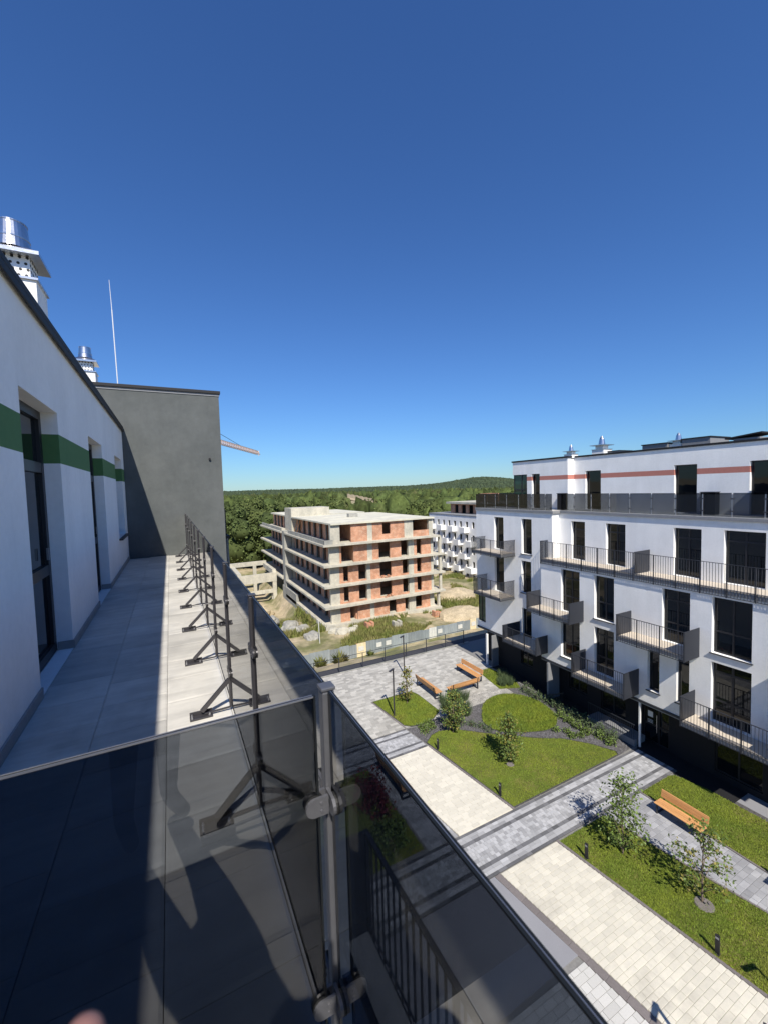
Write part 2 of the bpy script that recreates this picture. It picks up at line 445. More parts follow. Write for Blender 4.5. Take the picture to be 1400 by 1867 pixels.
def window(parent, o, u, n, a, b, c, d, depth, cols=(), rows=(), fw=.06, name='window', sill=False, pane='pane', ft=.07):
    f = MB()
    f.ob(o,u,n,a,a+fw,-depth-ft,-depth,c,d); f.ob(o,u,n,b-fw,b,-depth-ft,-depth,c,d)
    f.ob(o,u,n,a+fw,b-fw,-depth-ft,-depth,c,c+fw); f.ob(o,u,n,a+fw,b-fw,-depth-ft,-depth,d-fw,d)
    for t in cols:
        x = a + (b-a)*t; f.ob(o,u,n,x-fw*.6,x+fw*.6,-depth-ft+.004,-depth-.004,c+fw,d-fw)
    for z in rows:
        f.ob(o,u,n,a+fw,b-fw,-depth-ft+.002,-depth-.002,z-fw*.6,z+fw*.6)
    w = f.build(name, M['frame'], parent)
    g = MB(); g.ob(o,u,n,a+fw*.5,b-fw*.5,-depth-ft*.75,-depth-ft*.45,c+fw*.5,d-fw*.5)
    g.build('pane', M[pane], w)
    if sill:
        s = MB(); s.ob(o,u,n,a-.06,b+.06,-depth,.07,c-.035,c-.002); s.build('sill', M['anthracite'], w)
    return w
# ================================================================ GROUND, TERRAIN, COURTYARD
def sstep(a, b, x):
    t = np.clip((x-a)/(b-a), 0, 1); return t*t*(3-2*t)

def fbm(x, y, sc, seed=0):
    r = np.random.default_rng(seed); out = np.zeros_like(x); amp = 1.0
    for k in range(5):
        for _ in range(3):
            a = r.uniform(0, 2*math.pi); ph = r.uniform(0, 6.28); fr = sc*(2**k)*r.uniform(.7, 1.3)
            out += amp*np.sin((x*math.cos(a)+y*math.sin(a))*fr+ph)
        amp *= .55
    return out/5.0

def terrain_h(x, y):
    z = np.full_like(x, G-.35)
    drop = sstep(30.3, 44.0, y)
    z = z*(1-drop) + (-19.6)*drop
    pit = sstep(56, 62, y)*(1-sstep(17.5, 18.6, x))*sstep(2, 8, x)*(1-sstep(96, 110, y))
    z -= 2.6*pit
    z += np.where(y > 40, .35*fbm(x, y, .22, 3), 0)*sstep(40, 47, y)
    d = np.hypot(x, y)
    far = sstep(120, 260, d)
    z += far*fbm(x, y, .012, 5)*3.0
    ang = np.degrees(np.arctan2(x, y))
    hill = sstep(850, 2300, d)*(21+9*fbm(x, y, .0016, 9)+ 36*np.exp(-((ang-40.3)/5.2)**2))
    z += np.where(y > 0, hill, sstep(850, 2300, d)*20)
    return z

def axis_coords(lo, hi, fine_lo, fine_hi, step, growth=1.16):
    c = list(np.arange(fine_lo, fine_hi+1e-6, step)); s = step
    while c[-1] < hi: s *= growth; c.append(c[-1]+s)
    s = step; pre = []
    x = fine_lo
    while x > lo: s *= growth; x -= s; pre.append(x)
    return np.array(pre[::-1]+c)
gx = axis_coords(-5000, 5000, -10, 64, 1.0); gy = axis_coords(-5000, 5000, 28, 110, 1.0)
X_, Y_ = np.meshgrid(gx, gy)
Z_ = terrain_h(X_, Y_)
nx, ny = len(gx), len(gy)
idx = np.arange(nx*ny).reshape(ny, nx)
Q = np.stack([idx[:-1,:-1], idx[:-1,1:], idx[1:,1:], idx[1:,:-1]], -1).reshape(-1, 4)
terr = np_mesh('ground', np.stack([X_, Y_, Z_], -1).reshape(-1, 3), Q, M['soil'], kind='structure', smooth=True)

# courtyard base sheet
base = MB(); base.box(-.4, 26, -6, 29.35, G-.4, G); base.build('courtyard_ground', M['bed'], kind='structure')

def xR(y): return 13.46 - .136*(y-4.82)       # right edge of the pale path
def xL(y): return xR(y) - 2.82

UNIT = MB(); UNIT.box(-.5,.5,-.5,.5,0,1)
def unit_mesh(name, m, bev=0.0):
    """block 1 x 1 x 1 with a chamfered top edge"""
    mb = MB(); e = .03; ez = .12
    vs = [(-.5,-.5,0),(.5,-.5,0),(.5,.5,0),(-.5,.5,0),(-.5,-.5,1-ez),(.5,-.5,1-ez),(.5,.5,1-ez),(-.5,.5,1-ez),
          (-.5+e,-.5+e*1.5,1),(.5-e,-.5+e*1.5,1),(.5-e,.5-e*1.5,1),(-.5+e,.5-e*1.5,1)]
    fs = [(0,1,5,4),(1,2,6,5),(2,3,7,6),(3,0,4,7),(4,5,9,8),(5,6,10,9),(6,7,11,10),(7,4,8,11),(8,9,10,11)]
    mb.add(vs, fs)
    me = bpy.data.meshes.new(name); me.from_pydata(mb.v, [], mb.f); me.materials.append(m); me.update()
    return me

def paver_rects(ya, yb, fl, fr, pitch, lmin, lmax, joint, rng):
    out = []; y = ya
    while y < yb-.02:
        p = min(pitch, yb-y); yc = y+p/2; x = fl(yc); xr = fr(yc); first = True
        while x < xr-.02:
            l = rng.uniform(lmin, lmax)*(rng.uniform(.4, 1) if first else 1); first = False
            if xr-(x+l) < lmin*.45: l = xr-x
            out.append((x+l/2, yc, max(l-joint, .02), p-joint)); x += l
        y += p
    return out

def pave_objects(surface, rects, me, h, maxn, joined_mat, name='paver'):
    rects = sorted(rects, key=lambda r: r[0]**2+r[1]**2)
    z0 = G-woff(surface).z
    rest = MB(); k = 0
    for r in rects:
        vis = True
        if k < maxn:
            o = bpy.data.objects.new(name, me); COL.objects.link(o); o.parent = surface
            o.location = (r[0]-surface.location.x, r[1]-surface.location.y, z0+random.uniform(-.002,.002)+.002)
            o.scale = (r[2], r[3], h); k += 1
        else:
            rest.box(r[0]-r[2]/2, r[0]+r[2]/2, r[1]-r[3]/2, r[1]+r[3]/2, G, G+h+random.uniform(-.002,.002), 0, random.random())
    if rest.f:
        rest.build('paver_field', joined_mat, surface, kind='stuff')

def surface_sheet(name, poly, z0, z1, m):
    s = MB(); s.prism(poly, z0, z1); return s.build(name, m, kind='structure')

rng2 = random.Random(5)
# pale path, near half: single blocks
p1 = surface_sheet('cream_path', [(xL(-2),-2),(xR(-2),-2),(xR(10.93),10.93),(xL(10.93),10.93)], G+.002, G+.014, M['sand_joint'])
near_rects = paver_rects(4.3, 10.9, xL, lambda y: xR(y), .165, .30, .52, .007, rng2)
far_rects = paver_rects(-2, 4.3, xL, lambda y: xR(y), .165, .3, .52, .010, rng2)
pave_objects(p1, near_rects, unit_mesh('paver_block', M['cream_paver']), .035, 300, M['cream_paver_far'])
fm = MB()
for r in far_rects: fm.box(r[0]-r[2]/2, r[0]+r[2]/2, r[1]-r[3]/2, r[1]+r[3]/2, G, G+.036, 0, rng2.random())
fm.build('paver_rows', M['cream_paver_far'], p1, kind='stuff')
# pale path, far half
p2 = surface_sheet('cream_path', [(xL(12.93),12.93),(xR(12.93),12.93),(xR(18.4),18.4),(xL(18.4),18.4)], G+.002, G+.018, M['cream_paver_far'])
fm = MB()
for r in paver_rects(12.96, 18.4, xL, xR, .165, .3, .52, .008, rng2):
    fm.box(r[0]-r[2]/2, r[0]+r[2]/2, r[1]-r[3]/2, r[1]+r[3]/2, G, G+.034+rng2.uniform(-.002,.002), 0, rng2.random())
fm.build('paver_rows', M['cream_paver_far'], p2, kind='stuff')

# cross paths in greys: edge strips, dark bands and a mottled middle
def cross_path(name, ya, yb, xl, xr):
    s = surface_sheet(name, [(xl(ya),ya),(xr(ya),ya),(xr(yb),yb),(xl(yb),yb)], G+.002, G+.014, M['grout'])
    lanes = [(ya, .12, 'd'), (ya+.12, .26, 'g'), (ya+.38, .15, 'd')]
    yy = ya+.53
    end = yb-.53
    lanes.append((yy, end-yy, 'm'))
    lanes += [(end, .15, 'd'), (end+.15, .26, 'g'), (end+.41, .12, 'd')]
    dark, grey = MB(), MB()
    for y0, w, k in lanes:
        if k == 'd': rr = paver_rects(y0, y0+w, xl, xr, w, .25, .4, .008, rng2); tgt = dark
        elif k == 'g': rr = paver_rects(y0, y0+w, xl, xr, w/2, .25, .5, .008, rng2); tgt = grey
        else:
            # middle laid across: short blocks
            rr = paver_rects(y0, y0+w, xl, xr, w/6.0, .11, .20, .008, rng2); tgt = grey
        for r in rr:
            tgt.box(r[0]-r[2]/2, r[0]+r[2]/2, r[1]-r[3]/2, r[1]+r[3]/2, G, G+.030+rng2.uniform(-.002,.002), 0, rng2.random())
    dark.build('border_pavers', M['dark_paver'], s, kind='stuff'); grey.build('pavers', M['grey_paver_far'], s, kind='stuff')
    return s
cross_path('cross_path', 10.95, 12.91, lambda y: 5.2, lambda y: 20.9)
cross_path('cross_path', 18.45, 20.4, lambda y: 6.0, xR)

# plaza at the far end
def plaza_r(y): return 21.3 if y > 24.2 else 19.75
pl = surface_sheet('plaza', [(2.0,20.45),(19.7,20.45),(19.7,24.2),(21.35,24.2),(21.35,29.2),(2.0,29.2)], G+.001, G+.010, M['grout'])
fm = MB()
for r in paver_rects(20.45, 29.15, lambda y: 3.0, plaza_r, .20, .25, .5, .006, rng2):
    fm.box(r[0]-r[2]/2, r[0]+r[2]/2, r[1]-r[3]/2, r[1]+r[3]/2, G, G+.024+rng2.uniform(-.002,.002), 0, rng2.random())
fm.build('pavers', M['plaza_paver'], pl, kind='stuff')

# strip path by the near bench: single blocks
def sL(y): return 15.45+.165*(10.85-y) if y > 7.0 else 16.09+.2*(7.0-y)
sp = surface_sheet('strip_path', [(sL(10.9),10.9),(17.95,10.9),(17.95,2.0),(sL(2.0),2.0),(sL(7),7)], G+.002, G+.014, M['sand_joint'])
pave_objects(sp, paver_rects(4.2, 10.9, sL, lambda y: 17.95, .21, .22, .42, .007, rng2), unit_mesh('grey_paver_block', M['grey_paver']), .033, 290, M['grey_paver_far'])
fm = MB()
for r in paver_rects(2.0, 4.2, sL, lambda y: 17.95, .21, .22, .42, .01, rng2):
    fm.box(r[0]-r[2]/2, r[0]+r[2]/2, r[1]-r[3]/2, r[1]+r[3]/2, G, G+.034, 0, rng2.random())
fm.build('paver_rows', M['grey_paver_far'], sp, kind='stuff')

# our side of the courtyard
surface_sheet('screed_pad', [(4.0,7.7),(xL(7.7)-.28,7.85),(xL(10.9)-.28,10.92),(4.0,10.92)], G+.003, G+.03, M['asphalt'])
s = MB()
for r in paver_rects(1.0, 7.65, lambda y: 5.0, lambda y: xL(y)-.28, .21, .25, .5, .01, rng2):
    s.box(r[0]-r[2]/2, r[0]+r[2]/2, r[1]-r[3]/2, r[1]+r[3]/2, G, G+.03, 0, rng2.random())
s.build('pale_pavement', mat('pale_pavement', (.50,.49,.46), .85, attr=.12, fine=(30,.05), coord='World'), kind='structure')
s = MB()
for r in paver_rects(12.95, 18.4, lambda y: 8.1, lambda y: xL(y)-.05, .2, .25, .5, .008, rng2):
    s.box(r[0]-r[2]/2, r[0]+r[2]/2, r[1]-r[3]/2, r[1]+r[3]/2, G, G+.028, 0, rng2.random())
s.build('bench_pavement', M['grey_paver_far'], kind='structure')

# kerbs: rows of kerb stones
kerb_me = unit_mesh('kerb_block', M['kerb'])
def kerb_line(pts, w=.10, h=.05, stone=.55, label=''):
    root = bpy.data.objects.new('kerb', None); COL.objects.link(root); root['kind'] = 'structure'
    for (xa, ya), (xb, yb) in zip(pts, pts[1:]):
        L_ = math.hypot(xb-xa, yb-ya); n_ = max(1, round(L_/stone)); a = math.atan2(yb-ya, xb-xa)
        for i in range(n_):
            t = (i+.5)/n_
            o = bpy.data.objects.new('kerb_stone', kerb_me); COL.objects.link(o); o.parent = root
            o.location = (xa+(xb-xa)*t, ya+(yb-ya)*t, G); o.rotation_euler = (0,0,a)
            o.scale = (L_/n_-.006, w, h+random.uniform(-.003,.003))
    return root
kerb_line([(xR(y)+.06, y) for y in (2.0, 10.93)])
kerb_line([(xR(12.93)+.06,12.93),(xR(18.4)+.06,18.4)])
kerb_line([(xL(y)-.14, y) for y in (1.0, 10.93)], w=.24, h=.036)
kerb_line([(sL(2.0)-.05,2.0),(sL(7)-.05,7),(sL(10.9)-.05,10.9)], w=.07)
kerb_line([(18.0,2.0),(18.0,11.0)], w=.07)
kerb_line([(11.42,20.45),(10.98,24.1)], w=.08)

# lawns: soil sheet with a kerf of blades
def in_poly(px, py, poly):
    inside = np.zeros(len(px), bool); n = len(poly); j = n-1
    for i in range(n):
        xi, yi = poly[i]; xj, yj = poly[j]
        c = ((yi > py) != (yj > py)) & (px < (xj-xi)*(py-yi)/(yj-yi+1e-12)+xi)
        inside ^= c; j = i
    return inside

def smooth_poly(pts, it=2):
    for _ in range(it):
        q = []
        for i in range(len(pts)):
            a, b = pts[i], pts[(i+1) % len(pts)]
            q += [(a[0]*.75+b[0]*.25, a[1]*.75+b[1]*.25), (a[0]*.25+b[0]*.75, a[1]*.25+b[1]*.75)]
        pts = q
    return pts

def blades_mesh(name, px, py, pz, hmin, hmax, w, m, lean=.5, rng=RNG, parent=None):
    n = len(px); a = rng.uniform(0, 6.283, n); h = rng.uniform(hmin, hmax, n); ln = rng.uniform(0, lean, n)*h
    b = rng.uniform(0, 6.283, n)
    dx, dy = np.cos(a)*w/2, np.sin(a)*w/2
    V = np.empty((n, 3, 3), np.float32)
    V[:,0] = np.stack([px-dx, py-dy, pz], -1); V[:,1] = np.stack([px+dx, py+dy, pz], -1)
    V[:,2] = np.stack([px+np.cos(b)*ln, py+np.sin(b)*ln, pz+h], -1)
    return np_mesh(name, V.reshape(-1,3), np.arange(3*n).reshape(n,3), m, tint=rng.random(n), kind='stuff', parent=parent)

def lawn(poly, density, label_name='lawn', hmin=.02, hmax=.055):
    s = MB(); s.prism(poly, G+.004, G+.03); s.build(label_name, M['lawn'], kind='structure')
    P = np.array(poly); lo, hi = P.min(0), P.max(0)
    n = int(density*(hi[0]-lo[0])*(hi[1]-lo[1]))
    px = RNG.uniform(lo[0], hi[0], n); py = RNG.uniform(lo[1], hi[1], n)
    k = in_poly(px, py, poly); px, py = px[k], py[k]
    patch = fbm(px, py, 1.1, 21)*.5+.5
    keep = RNG.random(len(px)) < .72+.4*patch
    px, py = px[keep], py[keep]
    return blades_mesh('grass', px, py, np.full(len(px), G+.028), hmin, hmax, .026, M['blade'], lean=1.3)
LAWN_NEAR = [(xR(2)+.12,2.0),(sL(2)-.1,2.0),(sL(7)-.1,7.0),(sL(10.8)-.1,10.85),(xR(10.85)+.12,10.85)]
LAWN_RIGHT = [(18.05,2.0),(20.75,2.0),(20.75,9.6),(20.45,10.8),(20.2,10.9),(18.05,10.9)]
LAWN_BIG = [(xR(18.7)+.15,18.7),(12.35,19.15),(12.9,19.25),(13.8,18.95),(14.9,17.95),(15.8,17.15),(16.6,16.5),(17.4,15.9),(18.3,15.35),(19.2,14.3),(19.75,13.25),(19.6,13.02),(xR(13.0)+.12,12.98)]
LAWN_OVAL = smooth_poly([(16.1,19.4),(15.55,18.6),(15.65,17.6),(16.9,16.75),(18.4,16.15),(19.6,16.65),(20.25,17.9),(20.3,19.5),(19.1,20.8),(17.3,20.6)], 2)
LAWN_TRI = [(11.05,24.05),(11.48,20.7),(11.75,20.45),(12.5,20.28),(13.4,20.5),(14.15,21.0),(14.1,23.4),(13.9,24.05)]
LAWN_TOP = [(19.8,24.1),(20.9,24.15),(21.05,21.6),(20.65,20.75),(19.3,21.3)]
LAWN_US = [(4.2,13.1),(8.0,13.1),(8.0,18.3),(4.2,18.3)]
lawn(LAWN_NEAR, 2600); lawn(LAWN_RIGHT, 2200); lawn(LAWN_BIG, 1500); lawn(LAWN_OVAL, 1500, hmin=.05, hmax=.12)
lawn(LAWN_TRI, 1300, hmin=.04, hmax=.10); lawn(LAWN_TOP, 1000, hmin=.05, hmax=.12); lawn(LAWN_US, 500)

# planting bed of slate chips
BED = [(xR(18.4)+.1,18.45),(xR(20.4)+.1,20.4),(12.5,20.2),(14.2,20.9),(15.6,22.1),(19.4,21.4),(20.6,20.7),(21.1,21.6),(21.15,13.1),(19.6,13.0),(xR(13)+.1,12.96)]
s = MB(); s.prism(BED, G+.001, G+.008); s.build('planting_bed', M['mulch'], kind='structure')
P = np.array(BED); lo, hi = P.min(0), P.max(0)
n = 26000; px = RNG.uniform(lo[0], hi[0], n); py = RNG.uniform(lo[1], hi[1], n)
k = in_poly(px, py, BED) & ~in_poly(px, py, LAWN_BIG) & ~in_poly(px, py, LAWN_OVAL)
px, py = px[k], py[k]; n = len(px)
sz = RNG.uniform(.018, .045, n)
T = np.array([[1,0,-.3],[-.5,.87,-.3],[-.5,-.87,-.3],[.1,.1,.55]])
A = RNG.uniform(0, 6.28, n); ca, sa = np.cos(A), np.sin(A)
V = np.empty((n,4,3), np.float32)
for i in range(4):
    V[:,i,0] = px+sz*(T[i,0]*ca-T[i,1]*sa); V[:,i,1] = py+sz*(T[i,0]*sa+T[i,1]*ca); V[:,i,2] = G+.02+sz*T[i,2]
Fq = np.array([[0,1,3],[1,2,3],[2,0,3]])
F_ = (np.arange(n)[:,None,None]*4+Fq[None]).reshape(-1,3)
np_mesh('gravel', V.reshape(-1,3), F_, M['gravel'], tint=np.repeat(RNG.random(n), 3), kind='stuff')
# lawn edging strips
def edging(poly, closed=True):
    mb = MB(); n = len(poly)
    for i in range(n if closed else n-1):
        a, b = poly[i], poly[(i+1) % n]; mb.bar((a[0],a[1],G+.03), (b[0],b[1],G+.03), .02, .06)
    return mb.build('lawn_edging', M['grout'], kind='structure')
edging(LAWN_OVAL); edging(LAWN_BIG); edging(LAWN_TRI)
# paving along the right-hand block
surface_sheet('service_pavement', [(21.0,-3),(23.4,-3),(23.4,8.6),(21.0,8.6)], G+.003, G+.025, M['asphalt'])
surface_sheet('gravel_strip', [(20.76,-3),(20.98,-3),(20.98,8.6),(20.76,8.6)], G+.003, G+.03, M['mulch'])
surface_sheet('painted_shade_apron', [(20.78,8.62),(23.4,8.62),(23.4,24.2),(21.2,24.2),(21.2,13.0),(20.9,12.9),(20.9,10.9),(20.5,10.9),(20.78,9.6)], G+.003, G+.024, M['black_wall'])  # near-black colour carries the block's shade on the ground
# dark road beyond the plaza, then the site slope
surface_sheet('access_road', [(-.4,29.40),(32,29.40),(32,30.5),(-.4,30.5)], G-.32, G-.10, mat('dark_asphalt', (.045,.045,.05), .85, fine=(8,.15), coord='World'))
s = MB(); s.box(2.0, 23.0, 29.2, 29.38, G-.35, G+.05); s.build('plaza_kerb', M['concrete_d'], kind='structure')
# ================================================================ OUR BUILDING, TERRACE, GLASS RAILING
ours = thing('apartment_block', 'white rendered penthouse wall with green stripe and three dark openings along the roof terrace', 'building', (-1.0, 4.0, G))
U, NR = (0,1), (1,0)
OPS = [(4.18,5.43,DECK,.88),(7.26,8.60,DECK,.88),(10.43,11.80,-.90,.87),(-2.5,-.1,DECK,.88)]  # last opening lies out of view, enlarged to darken the partition's reflection
w = MB(); facade(w, (-1.0,0), U, NR, -7.0, 12.38, DECK-.02, 1.68, OPS, .14, bands=[(.36,.66,1)])
wall = w.build('wall', [M['stucco'], M['green']], ours)
b = MB(); b.box(-14, -1.32, -7, 12.38, DECK, 1.60); b.box(-1.32,-1.005,-7,12.38,1.50,1.60); b.box(-14,-1.0,-7.2,-7.0,DECK,1.66)
b.build('core', M['stucco'], ours)
c = MB(); c.box(-1.36,-.955,-7.2,12.36,1.68,1.735); c.box(-.975,-.955,-7.2,12.36,1.61,1.68)
c.build('coping', M['coping'], ours, bevel=.006)
r = MB(); r.box(-14,-1.36,-7,12.38,1.60,1.64); r.build('roof', M['grout'], ours)
for i, (a, bb, z0, z1) in enumerate(OPS):
    if z0 < -1.5:
        d = window(ours, (-1.0,0), U, NR, a, bb, z0+.01, z1, .14, cols=(), rows=(.31,-.73), fw=.085, name='terrace_door')
        h = MB(); h.bar((-1.125, bb-.16, -.62), (-1.125, bb-.16, -.50), .02, .02); h.build('handle', M['alu'], d)
    else:
        d = window(ours, (-1.0,0), U, NR, a, bb, z0, z1, .14, rows=(.31,), fw=.07, name='window', sill=True)
sk = MB()
segs = [(-7,-2.5),(-.1,4.18),(5.43,7.26),(8.60,12.36)]
for a, bb in segs:
    sk = MB(); sk.box(-.999,-.985,a,bb,DECK,DECK+.085)
    if a in (5.43, 8.60): sk.box(-1.13,-.985,a-.014,a,DECK,DECK+.085)
    sk.build('skirting', M['skirting'], ours)
# storeys below the terrace
lo = MB(); OPL = []
for zf in (-4.65,-7.65,-10.65):
    for ya in (-3.0,.4,4.6,8.4): OPL.append((ya,ya+1.4,zf,zf+2.4))
facade(lo, (.40,0), U, NR, -7.0, 12.38, G, DECK-.36, OPL, .16)
lo.box(-14,.20,-7,12.38,G,DECK-.36)
lo.build('lower_wall', M['stucco'], ours)
for op in OPL: window(ours, (.40,0), U, NR, *op, .16, cols=(.5,), name='window')
# terrace floor: slab, bed and single tiles
sl = MB(); sl.box(-1.0,.46,-7,12.38,DECK-.36,DECK-.04); tf = sl.build('terrace_floor', M['deck_joint'], ours)
g_ = MB(); g_.box(.46,.475,-7,12.38,DECK-.30,DECK+.005); g_.build('edge_flashing', M['coping'], tf)
tile_me = unit_mesh('tile_block', M['tile'])
rows_x = [(-1.0,-.54),(-.54,-.10),(-.10,.325),(.325,.455)]
for ci, (xa, xb) in enumerate(rows_x):
    y = -2.2 + (0,.23,.04,.04)[ci]
    while y < 12.30:
        ye = min(y+.44, 12.375)
        o = bpy.data.objects.new('tile', tile_me); COL.objects.link(o); o.parent = tf
        tl = woff(tf)
        o.location = ((xa+xb)/2-tl.x, (y+ye)/2-tl.y, DECK-.03-tl.z); o.scale = (xb-xa-.0026, ye-y-.0026, .03+random.uniform(-.0006,.0006))
        y = ye
# balcony of the storey below, seen through the glass
def balusters(mb, o, u, n, ua, ub, d, z0, z1, pitch=.115, w=.012, t=.020):
    k = max(1, int((ub-ua)/pitch))
    for i in range(1, k):
        x = ua+(ub-ua)*i/k; mb.ob(o,u,n,x-w/2,x+w/2,d-t,d,z0,z1)

def balcony(parent, o, u, n, ua, ub, depth, zf, ztop, zbot, ends=('screen','screen'), posts=None, divider=None, back=0.0):
    """slab with a skirted bar railing; sub-parts hang under the slab"""
    s = MB(); s.ob(o,u,n,ua+.03,ub-.03,back+.005,depth-.04,zf-.20,zf-.03)
    sl = s.build('balcony', M['slab'], parent)
    k = MB(); k.ob(o,u,n,ua+.05,ub-.05,back+.01,depth-.06,zf-.03,zf); k.build('decking', M['slab' if parent is ours else 'decking'], sl)
    r = MB(); r.ob(o,u,n,ua,ub,depth-.045,depth,ztop-.022,ztop); r.ob(o,u,n,ua,ub,depth-.035,depth-.005,zbot,zbot+.02)
    r.ob(o,u,n,ua,ub,depth-.030,depth-.012,zf+.02,zf+.036)
    r.build('rail', M['anthracite'], sl)
    bs = MB(); balusters(bs,o,u,n,ua,ub,depth-.004,zbot+.02,ztop-.022); 
    if bs.f: bs.build('balusters', M['anthracite'], sl, kind='stuff')
    for end, x in zip(ends, (ua, ub)):
        if end == 'screen':
            e = MB(); xa = x if x == ua else x-.03
            e.ob(o,u,n,xa,xa+.03,back+.01,depth-.05,zbot,ztop); e.build('side_screen', M['anthracite'], sl)
        elif end == 'bars':
            e = MB(); xa = x if x == ua else x-.03
            e.ob(o,u,n,xa,xa+.03,back+.01,depth-.046,ztop-.022,ztop); e.ob(o,u,n,xa,xa+.03,back+.01,depth-.046,zbot,zbot+.02)
            kk = int((depth-back)/.055)
            for i in range(1, kk):
                dd = back+(depth-back-.05)*i/kk; e.ob(o,u,n,xa,xa+.03,dd,dd+.008,zbot+.02,ztop-.022)
            e.build('side_railing', M['anthracite'], sl)
    for x in (posts if posts is not None else [ua+.03, ua+(ub-ua)/3, ua+(ub-ua)*2/3, ub-.03]):
        p = MB(); p.ob(o,u,n,x-.018,x+.018,depth-.045,depth-.002,zbot-.03,ztop-.003); p.build('post', M['anthracite'], sl)
    if divider is not None:
        e = MB(); e.ob(o,u,n,divider-.015,divider+.015,back+.02,depth-.06,zf+.05,ztop+.03); e.build('divider', M['anthracite'], sl)
    return sl
balcony(ours, (.40,0), U, NR, -1.2, 3.85, 1.26, -4.62, -3.55, -4.72, ends=('screen','screen'), posts=(3.82,2.3,.8,-.6))

# grey gable block at the end of the terrace
gb = thing('stair_block', 'grey rendered gable wall with dark metal coping closing the end of the terrace', 'building', (-4, 12.7, DECK))
g = MB(); g.box(-14,1.33,12.39,13.4,G,2.66); g.box(-14,-.2,13.4,17.5,G,2.60); g.build('wall', M['stucco_grey'], gb)
g = MB(); g.box(-14.05,1.37,12.34,13.45,2.72,2.80); g.build('coping', M['coping'], gb, bevel=.008)
g = MB(); g.box(-14,1.345,12.375,13.42,2.66,2.72); g.build('drip_strip', M['slab'], gb)
g = MB(); g.cyl((1.02,12.385,.95),(1.02,12.34,.95),.03,.03,10); g.build('wall_cap', M['coping'], gb)
# next section of the house beyond the grey gable
nb = thing('apartment_wing', 'white house section with black glass railing just showing behind the grey gable', 'building', (-4, 20, G))
g = MB(); facade(g, (1.52,0), U, NR, 13.42, 29, G, -1.30, [], .1); g.box(-14,1.30,13.42,28.9,G,-1.36)
g.build('wall', M['stucco'], nb)
g = MB(); g.box(1.46,1.48,13.45,28.9,-1.28,-.50); g.build('glass_panel', M['glass_edge'], nb)
g = MB(); g.box(1.44,1.56,13.42,29,-1.36,-1.29); g.build('coping', M['coping'], nb)
# lightning rod
lr = thing('lightning_rod', 'thin bare metal lightning rod standing on top of the grey gable', 'lightning rod', (-1.26,13.2,2.80))
g = MB(); g.cyl((-1.08,13.2,2.80),(-1.11,13.2,4.9),.014,.013,6); g.build('lower_tube', M['white_metal'], lr)
g = MB(); g.cyl((-1.11,13.2,4.9),(-1.13,13.2,5.66),.009,.005,6); g.build('tip', M['white_metal'], lr)
g = MB(); g.box(-1.18,-.98,13.1,13.3,2.80,2.86); g.build('foot', M['concrete_d'], lr)

def cowl(x, y, zroof, zbox, w, label):
    t = thing('roof_chimney', label, 'chimney', (x,y,zroof), 'steel chimneys on our roof')
    h = w/2
    m = MB(); m.box(x-h,x+h,y-h,y+h,zroof,zbox); m.build('shaft', M['stucco'], t)
    m = MB(); m.box(x-h-.03,x+h+.03,y-h-.03,y+h+.03,zbox,zbox+.03); m.build('shaft_cap', M['steel'], t)
    # perforated collar: sheet with round dark holes
    zc = zbox+.03; hc = w*.62; q = h*.74
    m = MB(); m.box(x-q,x+q,y-q,y+q,zc,zc+hc); cl = m.build('perforated_collar', M['white_metal'], t)
    m = MB()
    for i in range(5):
        for j in range(4):
            a = -q+2*q*(i+.5)/5 + (.25*q/2.5 if j % 2 else 0); zz = zc+hc*(j+.6)/4.4
            m.cyl((x+a,y-q+.004,zz),(x+a,y-q-.003,zz),w*.034,w*.034,8)
            m.cyl((x+q-.004,y+a,zz),(x+q+.003,y+a,zz),w*.034,w*.034,8)
    m.build('hole', M['rubber'], cl, kind='stuff')
    m = MB(); e = h*1.22; zt = zc+hc
    vs = [(x-e,y-e,zt-.05),(x+e,y-e,zt-.05),(x+e,y+e,zt-.05),(x-e,y+e,zt-.05),(x-e,y-e,zt),(x+e,y-e,zt),(x+e,y+e,zt),(x-e,y+e,zt),
          (x-q*.8,y-q*.8,zt+.10),(x+q*.8,y-q*.8,zt+.10),(x+q*.8,y+q*.8,zt+.10),(x-q*.8,y+q*.8,zt+.10)]
    m.add(vs, [(0,3,2,1),(0,1,5,4),(1,2,6,5),(2,3,7,6),(3,0,4,7),(4,5,9,8),(5,6,10,9),(6,7,11,10),(7,4,8,11),(8,9,10,11)])
    m.build('rain_plate', M['steel'], t)
    m = MB(); z0 = zt+.10; r0 = q*1.0
    m.cyl((x,y,z0),(x,y,z0+w*.24),r0,r0*.90,28,False); m.cyl((x,y,z0+w*.24),(x,y,z0+w*.27),r0*.93,r0*.93,28); m.cyl((x,y,z0+w*.27),(x,y,z0+w*.62),r0*.88,r0*.80,28,True)
    m.cyl((x,y,z0+w*.62),(x,y,z0+w*.65),r0*.83,r0*.83,28)
    m.build('flue', M['steel'], t, smooth=False)
    return t
cowl(-1.83, 7.95, 1.62, 3.10, .58, 'large steel chimney cowl with perforated collar on the white shaft cut by the left edge')
cowl(-2.05, 15.4, 2.60, 3.72, .50, 'smaller looking steel chimney cowl just left of the lightning rod')
sb = tag(MB().box(-1.62,-1.30,10.9,11.5,1.63,2.25).build('roof_box', M['coping']), 'low dark box on the roof edge below the second chimney', 'roof box')

